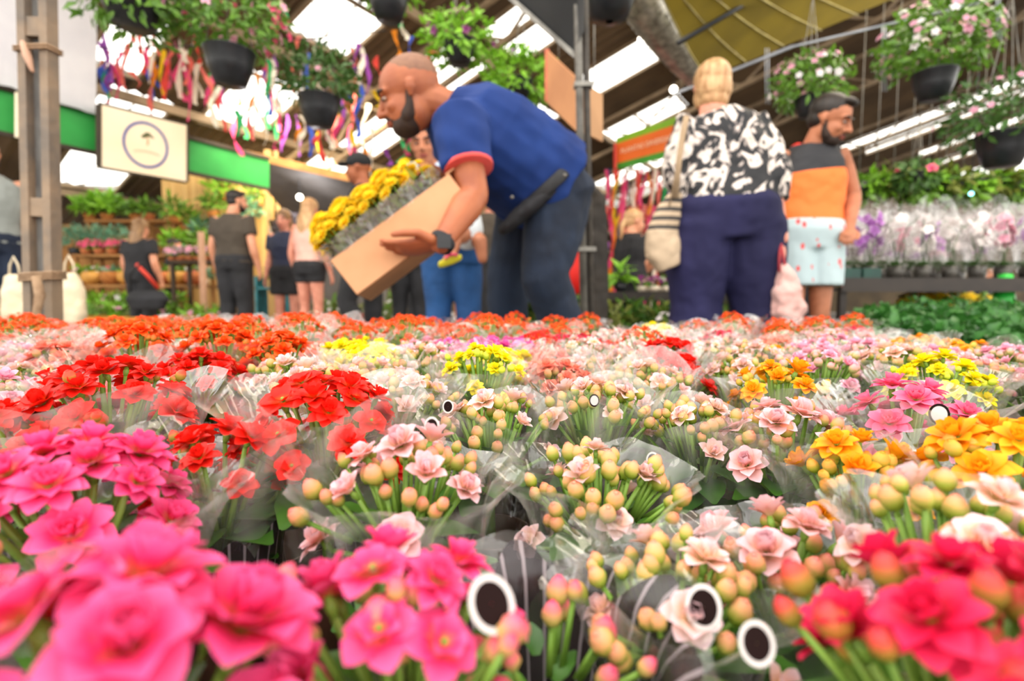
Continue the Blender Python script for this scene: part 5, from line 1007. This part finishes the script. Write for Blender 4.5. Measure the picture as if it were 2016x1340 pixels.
for i, px in enumerate((172, 205, 238, 325)):
    o = W(px, 618, 7.3); o.z = ZS[3] + .002; t = thing('seedling_tray', ['lime seedling tray nearest the steel post', 'lime seedling tray over the wooden crate', 'seedling tray at the black bag side', 'seedling tray past the woman with the red strap'][i], 'tray', o)
    m = MB(); m.box((0, 0, .03), (.22, .3, .06)); m.build('tray', BLACKPOT, t, smooth=False); leafball(150, (.13, .16, .1), .07, random.Random(i), 0, .3).build('foliage', [GL['lime']], t, 'stuff', M=Matrix.Translation((0, 0, .06)))
for i, px in enumerate(range(340, 470, 17)): potplant(px, 512, 7.42, .06, 'terra', ['olive', 'blue', 'mid'][i % 3], .1, 60, .07, 'rosy flowered pot on the dark edged counter, %s from the long haired woman' % ORD[i], 'pink', 16, 60 + i, zbase=z5 + .002, fr=.035, group='pots on the dark edged counter')
hung = [(345, 440, 8.9, 'coco', 'mid', 'wall planter with long strappy leaves under the cream sign board'), (365, 455, 9.1, 'coco', 'lime', 'coco planter on the plank wall, above the dark counter'), (420, 430, 9.0, 'coco', 'mid', 'fern planter fixed high on the plank wall'), (455, 470, 9.1, 'coco', 'lime', 'lime planter on the plank wall over the olive T-shirt'), (490, 440, 9.0, 'coco', 'blue', 'blue green staghorn planter high on the plank wall'), (508, 410, 9.2, 'coco', 'mid', 'spiky planter at the corner post end of the plank wall'), (400, 480, 9.1, 'coco', 'blue', 'pale leaved planter low on the plank wall'), (438, 395, 9.2, 'coco', 'lime', 'topmost green planter on the plank wall')]
for i, (px, py, Y, pot, lf, lab) in enumerate(hung): potplant(px, py, Y, .11, pot, lf, .2, 110, .17, lab, seed=90 + i, narrow=.22, name='wall_planter')
for px in (418,): pass
o = W(400, 560, 6.9); o.z = 0; t = thing('stall_post', 'pale upright post at the corner of the dark edged counter', 'post', o); m = MB(); m.box(V(0, 0, .72), (.06, .06, 1.44)); m.build('upright', pm('pinkish_wood', 'c89a7c', 'b4886a'), t, smooth=False)
# teal rack
TEAL = pm('teal_paint', '2e7f88', '266c74', 8, .5); o = W(545, 600, 6.8); o.z = 0; t = thing('teal_rack', 'teal metal rack between the olive T-shirt man and the woman in navy', 'rack', o)
for y, n_ in ((568, 'shelf_bar'), (628, 'shelf_bar')): z = W(545, y, 6.8).z; m = MB(); m.box(V(0, 0, z), (.42, .3, .03)); m.build(n_, TEAL, t, smooth=False)
for x in (-.2, .2): m = MB(); m.box(V(x, 0, .42), (.03, .3, .84)); m.build('leg', TEAL, t, smooth=False)
potplant(545, 568, 6.8, .08, 'black', 'mid', .16, 130, .08, 'leafy plant on top of the teal rack', zbase=W(545, 568, 6.8).z + .016)
# dark kiosk
KD = pm('kiosk_grey', '6e6864', '5a5450', 2, .6)
_l = bpy.data.lights.new('globe_light', 'POINT'); _l.energy = 22; _l.shadow_soft_size = .1; _l.color = (.95, .96, 1); _lo = bpy.data.objects.new('globe_light', _l); COL.objects.link(_lo); _lo.location = W(600, 400, 7.4)
o = W(620, 600, 8.6); o.z = 0; t = thing('kiosk', 'dark grey roofed kiosk with a globe lamp, seen past the corner post', 'kiosk', o)
z1 = W(560, 330, 8).z; xl, xr = W(545, 400, 8.4).x - o.x, W(735, 400, 8.4).x - o.x
m = MB(); m.add([V(xl, -1.4, z1), V(xr, -1.4, z1 - .35), V(xr, .6, z1 - .9), V(xl, .6, z1 - .75)], [(0, 1, 2, 3)]); m.build('roof_panel', KD, t, smooth=False)
m = MB(); m.box(V((xl + xr) / 2, .6, 1.2), (xr - xl, .04, 2.4)); m.build('back_panel', KD, t, smooth=False)
m = MB(); m.beam(V(xl, -1.42, z1), V(xr, -1.42, z1 - .35), .03, .1); m.build('fascia', WOODM, t, smooth=False)
for i, (px, py) in enumerate([(556, 470), (572, 455), (588, 475)]):
    o = W(px, py, 7.6); o.z = 0; t = thing('wrapped_bouquet', ['tall bouquet in silvery film nearest the corner post', 'middle silvery wrapped bouquet by the kiosk', 'silvery wrapped bouquet above the blond walker'][i], 'bouquet', o); zz = W(px, py, 7.6).z
    m = MB(); m.lathe([(.0, 0), (.1, 0), (.12, .3), (.1, .3), (0, .28)], 16); m.build('bucket', BLACKPOT, t); m = MB(); m.lathe([(.05, .2), (.09, zz - .1), (.18, zz + .25)], 18); m.build('film_wrap', FILMP, t)
    leafball(60, (.13, .13, .16), .07, random.Random(i)).build('foliage', [FPK['white']], t, 'stuff', M=Matrix.Translation((0, 0, zz + .1))); m = MB(); m.tube([V(0, 0, .25), V(0, 0, zz + .05)], .012, 6); m.build('stem', STEM, t)

# ------------------------------------------------------------------ stall behind the floral blouse: purple flowers on a dark table
DKT = pm('dark_table', '2e2620', '221c18', 6, .5)
t, zt5 = table('flower_table', 'dark table of purple flowers behind the woman in the floral blouse', 1196, 1460, 4.4, 5.1, 574, DKT, cat='table', th=.03, rail=.08)
for i in range(14):
    px = 1262 + i * 13; col = ['purple', 'pink', 'purple', 'white', 'purple'][i % 5]
    potplant(px, 570, 4.55 + .22 * (i % 2), .045, 'cream', 'mid', .06, 30, .045, '%s flowered little pot on the dark table, %s from the V-neck woman' % (col, ORD[i]), col, 14, 200 + i, zbase=zt5 + .002, group='little flower pots on the dark table', fr=.022)
for i, px in enumerate((1285, 1303, 1320)):
    potplant(px, 560, 4.95, .05, 'terra', 'lime', .09, 40, .05, ['orange topped pot behind the purple flowers, nearest the V-neck woman', 'orange topped pot behind the purple flowers, middle one', 'orange topped pot by the striped bag'][i], 'orange_', 18, 230 + i, zbase=zt5 + .002, fr=.03) if False else None
potplant(1222, 575, 4.5, .06, 'black', 'lime', .10, 30, .12, 'broad leaved bright green plant at the end of the dark table by the jacket', zbase=zt5 + .002, narrow=.5, seed=3)
for i in range(9):
    px = 1205 + i * 28; potplant(px, 690, 4.25 + .1 * (i % 2), .09, 'black', ['olive', 'mid', 'dark'][i % 3], .2, 190, .10, 'leafy plant on the ground under the dark table, %s from the black jacket' % ORD[i], seed=250 + i, zbase=0, up=1.35, group='plants below the dark table')
potplant(1312, 690, 3.6, .07, 'black', 'olive', .1, 60, .06, 'round cream flowered plant in front of the dark table, near the navy trousers', 'white', 50, 7, zbase=0, fr=.02, up=2.4)
for i in range(8):
    px = 1000 + i * 22; potplant(px, 700, 5.8 - .1 * (i % 3), .1, 'black', ['mid', 'olive', 'dark'][i % 3], .24, 170, .12, 'leafy ground plant behind the bending man\'s legs, %s from the blue jeans' % ORD[i], seed=270 + i, zbase=0, up=1.4, group='plants behind the bending man')
for i, px in enumerate((640, 665, 690, 760, 785)): potplant(px, 690, 6.6, .1, 'black', ['olive', 'mid'][i % 2], .22, 130, .1, 'leafy plant on the ground beyond the cardboard box, %s from the blond walker' % ORD[i], 'white', 8, seed=290 + i, zbase=0, up=1.5, group='plants beyond the box')

# ------------------------------------------------------------------ orchid stall on the right
t, zo = table('orchid_table', 'long dark table crowded with film wrapped orchids behind the man in the orange tank top', 1655, 2190, 3.75, 5.6, 547, DKT, cat='table', th=.05, rail=.10)
TRAYM = pm('green_tray', '1f4a40', '1a3c36', 8, .5); ORF = {}
def orchid_mesh(col):
    if col not in ORF:
        m = MB()
        for i, (w_, l_) in enumerate([(.75, 1), (1.05, 1), (.75, .95), (.75, .95), (1.05, 1)]): petal(m, pi / 2 + 2 * pi * i / 5, l_, w_, radians(12), rec=.3, cup=.2, ns=3, z0=.02 * i) if False else petal(m, pi / 2 + 2 * pi * i / 5, l_, w_, radians(12), rec=.3, cup=.2, ns=2)
        m.ball((0, -.1, .15), (.16, .24, .18), 6, 4); ORF[col] = m.mesh('flower', [FPK[col]])
    return ORF[col]
ol = leafball  # shared pieces for the wrapped orchids
m = MB(); m.lathe([(0, 0), (.045, 0), (.058, .10), (.052, .10), (0, .09)], 14); OPOT = m.mesh('pot', [pm('clear_grey_pot', '5a5650', '46423e', 14, .3)])
FOL = []
for k in range(3):
    m = MB(); rnd = random.Random(k)
    for i in range(5): a = i * 1.26 + k; m.leaf((0, 0, .09), (cos(a), sin(a), .55), (0, 0, 1), .17, .06, .35, 4)
    for s_ in (-1, 1): m.tube([(0, 0, .09), (.02 * s_, 0, .25), (.05 * s_, -.03, .38), (.11 * s_, -.08, .44)], .004, 5)
    FOL.append(m.mesh('foliage', [GL['dark']]))
OSL = []
for k in range(3):
    rnd = random.Random(k + 9); m = MB(); n = 22; rs = []
    for z, r in ((.07, .06), (.2, .085), (.34, .115), (.44, .135), (.56, .15)): rs.append([V(r * (1 + .08 * sin(5 * 2 * pi * i / n + k) + (.04 * (i % 2))) * cos(2 * pi * i / n), r * (1 + .08 * sin(5 * 2 * pi * i / n + k)) * sin(2 * pi * i / n), z + (.05 * sin(3 * 2 * pi * i / n + k) if z > .5 else 0)) for i in range(n)])
    m.rings(rs, False); OSL.append(m.mesh('sleeve', [FILMX]))
idx = 0
for r_ in range(5):
    Yr = 3.95 + r_ * .33
    for k in range(12):
        x = W(1668, 500, 3.75).x + .1 + k * .205 + (.1 if r_ % 2 else 0); 
        if x > W(2180, 500, 3.75).x: continue
        px = 1008 + x / Yr * FPX
        if px > 2150: continue
        rnd = random.Random(idx * 3 + 1); col = rnd.choice(['white', 'violet', 'white', 'violet', 'white', 'pink', 'purple'])
        t = thing('wrapped_orchid', '%s orchid in clear film, %s row of its table, %s from the tank top man' % (col.replace('violet', 'violet'), ORD[r_], ORD[k]), 'flower', (x, Yr, zo + .002), rnd.uniform(0, 6), 'wrapped orchids on the dark table')
        put('pot', OPOT, t); put('foliage', FOL[idx % 3], t); put('sleeve', OSL[idx % 3], t)
        for i in range(12):
            a = rnd.uniform(0, 6.28); rr_ = rnd.uniform(.03, .12); put('flower', orchid_mesh(col), t, TRS(V(rr_ * cos(a), rr_ * sin(a), rnd.uniform(.27, .47)), frame(V(cos(a), sin(a), rnd.uniform(.1, .8))), .042))
        idx += 1
for i, px in enumerate((1672, 1712)):
    o = W(px, 545, 3.8); o.z = zo + .052; t = thing('planting_tray', ['dark green plastic tray at the corner of the orchid table', 'second dark green tray on the orchid table edge'][i], 'tray', (o.x, 3.83, zo + .002)); m = MB(); m.box((0, 0, .035), (.13, .12, .07)); m.build('tray', TRAYM, t, smooth=False)
# fresh greenery strung above the orchids
for i in range(11):
    x0 = 1690 + i * 34; o = W(x0, 372 - (i % 3) * 6, 5.6); t = thing('hanging_plant', 'trailing green plant in a dark pot above the orchids, %s from the tank top man' % ORD[i], 'plant', o, 0, 'trailing plants over the orchid table')
    leafball(170, (.26, .2, .16), .1, random.Random(i + 70), -1, .3).build('foliage', [GL[['mid', 'lime', 'olive'][i % 3]]], t, 'stuff'); m = MB(); m.lathe([(0, -.08), (.08, -.08), (.11, .06), (.1, .06), (0, .03)], 14); m.build('pot', BLACKPOT, t)
    m = MB(); m.tube([V(0, 0, .05), V(0, 0, 2.2)], .004, 4); m.build('wire', GALV, t)
# under and before the orchid table
FPK['orange_'] = petal_mat('ground_orange', 'f05018', 'f4521a', 'f8703c'); FPK['yellow_'] = petal_mat('ground_yellow', 'f0c010', 'f4cc14', 'f8dc30')
for i in range(8): potplant(1700 + i * 26, 640, 4.0 + .14 * (i % 2), .07, 'black', 'dark', .13, 70, .08, 'orange red flowering plant under the orchid table, %s from the shorts' % ORD[i], 'orange_', 26, 300 + i, zbase=.12, fr=.045, group='orange flowers under the orchid table')
for i in range(4): potplant(1610 + i * 25, 650, 3.3, .07, 'black', 'dark', .11, 60, .07, 'yellow flowering plant low behind the bare legs, %s one' % ORD[i], 'yellow_', 26, 320 + i, zbase=.05, fr=.035, group='yellow flowers behind the bare legs')
for i in range(4): potplant(1800 + i * 40, 600, 5.0, .08, 'terra', 'mid', .14, 70, .08, 'yellow flowered plant deep under the orchid table, %s one' % ORD[i], 'yellow_', 22, 330 + i, zbase=.3, fr=.045, group='yellow flowers deep under the table')
HERB = leaf_mat('herb_leaf', '2b5f24', '437c34'); m = MB(); m.lathe([(0, 0), (.05, 0), (.065, .1), (.06, .1), (0, .09)], 12); HPOT = m.mesh('pot', [BLACKPOT]); HF = [leafball(420, (.15, .15, .13), .035, random.Random(k), -.4, .5, .8).mesh('foliage', [HERB]) for k in range(3)]
n_ = 0
for Yr, x0, x1, y in ((1.75, 1760, 2150, 640), (2.0, 1735, 2100, 625), (2.3, 1728, 2080, 615), (2.6, 1760, 2070, 607), (2.95, 1800, 2060, 598)):
    xa, xb = W(x0, y, Yr).x, W(x1, y, Yr).x; k = 0; x = xa
    while x < xb:
        t = thing('potted_herb', 'curly green herb pot, %s row beyond the bed, %s from the aisle' % (ORD[[1.75, 2.0, 2.3, 2.6, 2.95].index(Yr)], ORD[k]), 'plant', (x, Yr + R.uniform(-.03, .03), W(x0, y, Yr).z - .28), R.uniform(0, 6), 'green herbs beyond the flower bed'); put('pot', HPOT, t)
        f = put('foliage', HF[n_ % 3], t, Matrix.Translation((0, 0, .17)), kind='stuff'); x += .24; k += 1; n_ += 1
o = thing('herb_bench', 'low dark bench carrying the green herb pots', 'bench', (2.0, 2.35, 0)); zb = .07
m = MB(); m.box((0, 0, .04), (1.9, 1.6, .05)); m.build('bench_top', DKT, o, smooth=False)
for x in (-.9, .9):
    m = MB(); m.box((x, 0, .008), (.06, 1.5, .016)); m.build('leg', DKT, o, smooth=False)
p = W(1977, 572, 3.9); t = thing('green_bottle', 'round shouldered bright green plastic bottle beyond the herbs', 'bottle', (p.x, p.y, p.z - .14)); m = MB(); m.lathe([(0, 0), (.06, 0), (.07, .06), (.06, .13), (.03, .16), (.05, .2), (.045, .26), (0, .27)], 18); m.build('bottle_body', pm('green_plastic', '2cc040', '24ac38', 5, .3), t)
o = thing('stand', 'small stand under the green bottle', 'stand', (p.x, p.y, 0)); m = MB(); m.box((0, 0, (p.z - .14) / 2), (.2, .2, p.z - .145)); m.build('stand_body', DKT, o, smooth=False)

for i, (px, py, lab) in enumerate(((140, 585, 'cream cloth tote bag hanging just right of the steel post'), (32, 588, 'cream cloth bag held low by the man in the grey T-shirt'))):
    o = W(px, py, 3.7); t = thing('tote_bag', lab, 'bag', o); m = MB(); loft(m, [V(0, 0, -.2), V(0, 0, -.12), V(0, 0, .05), V(-.01, 0, .17)], V(1, 0, 0), [.06, .10, .095, .06], [.04, .06, .05, .02]); remesh(m.build('bag_body', pm('cream_cloth', 'e0d0b4', 'd0bea0', 5, .85), t), .012, 3, .02, .08)
    m = MB(); m.tube([V(-.04, 0, .15), V(-.03, 0, .24), V(0, 0, .30), V(.03, 0, .24), V(.04, 0, .15)], .007, 6); m.build('handle', pm('cream_cloth', 'e0d0b4'), t)
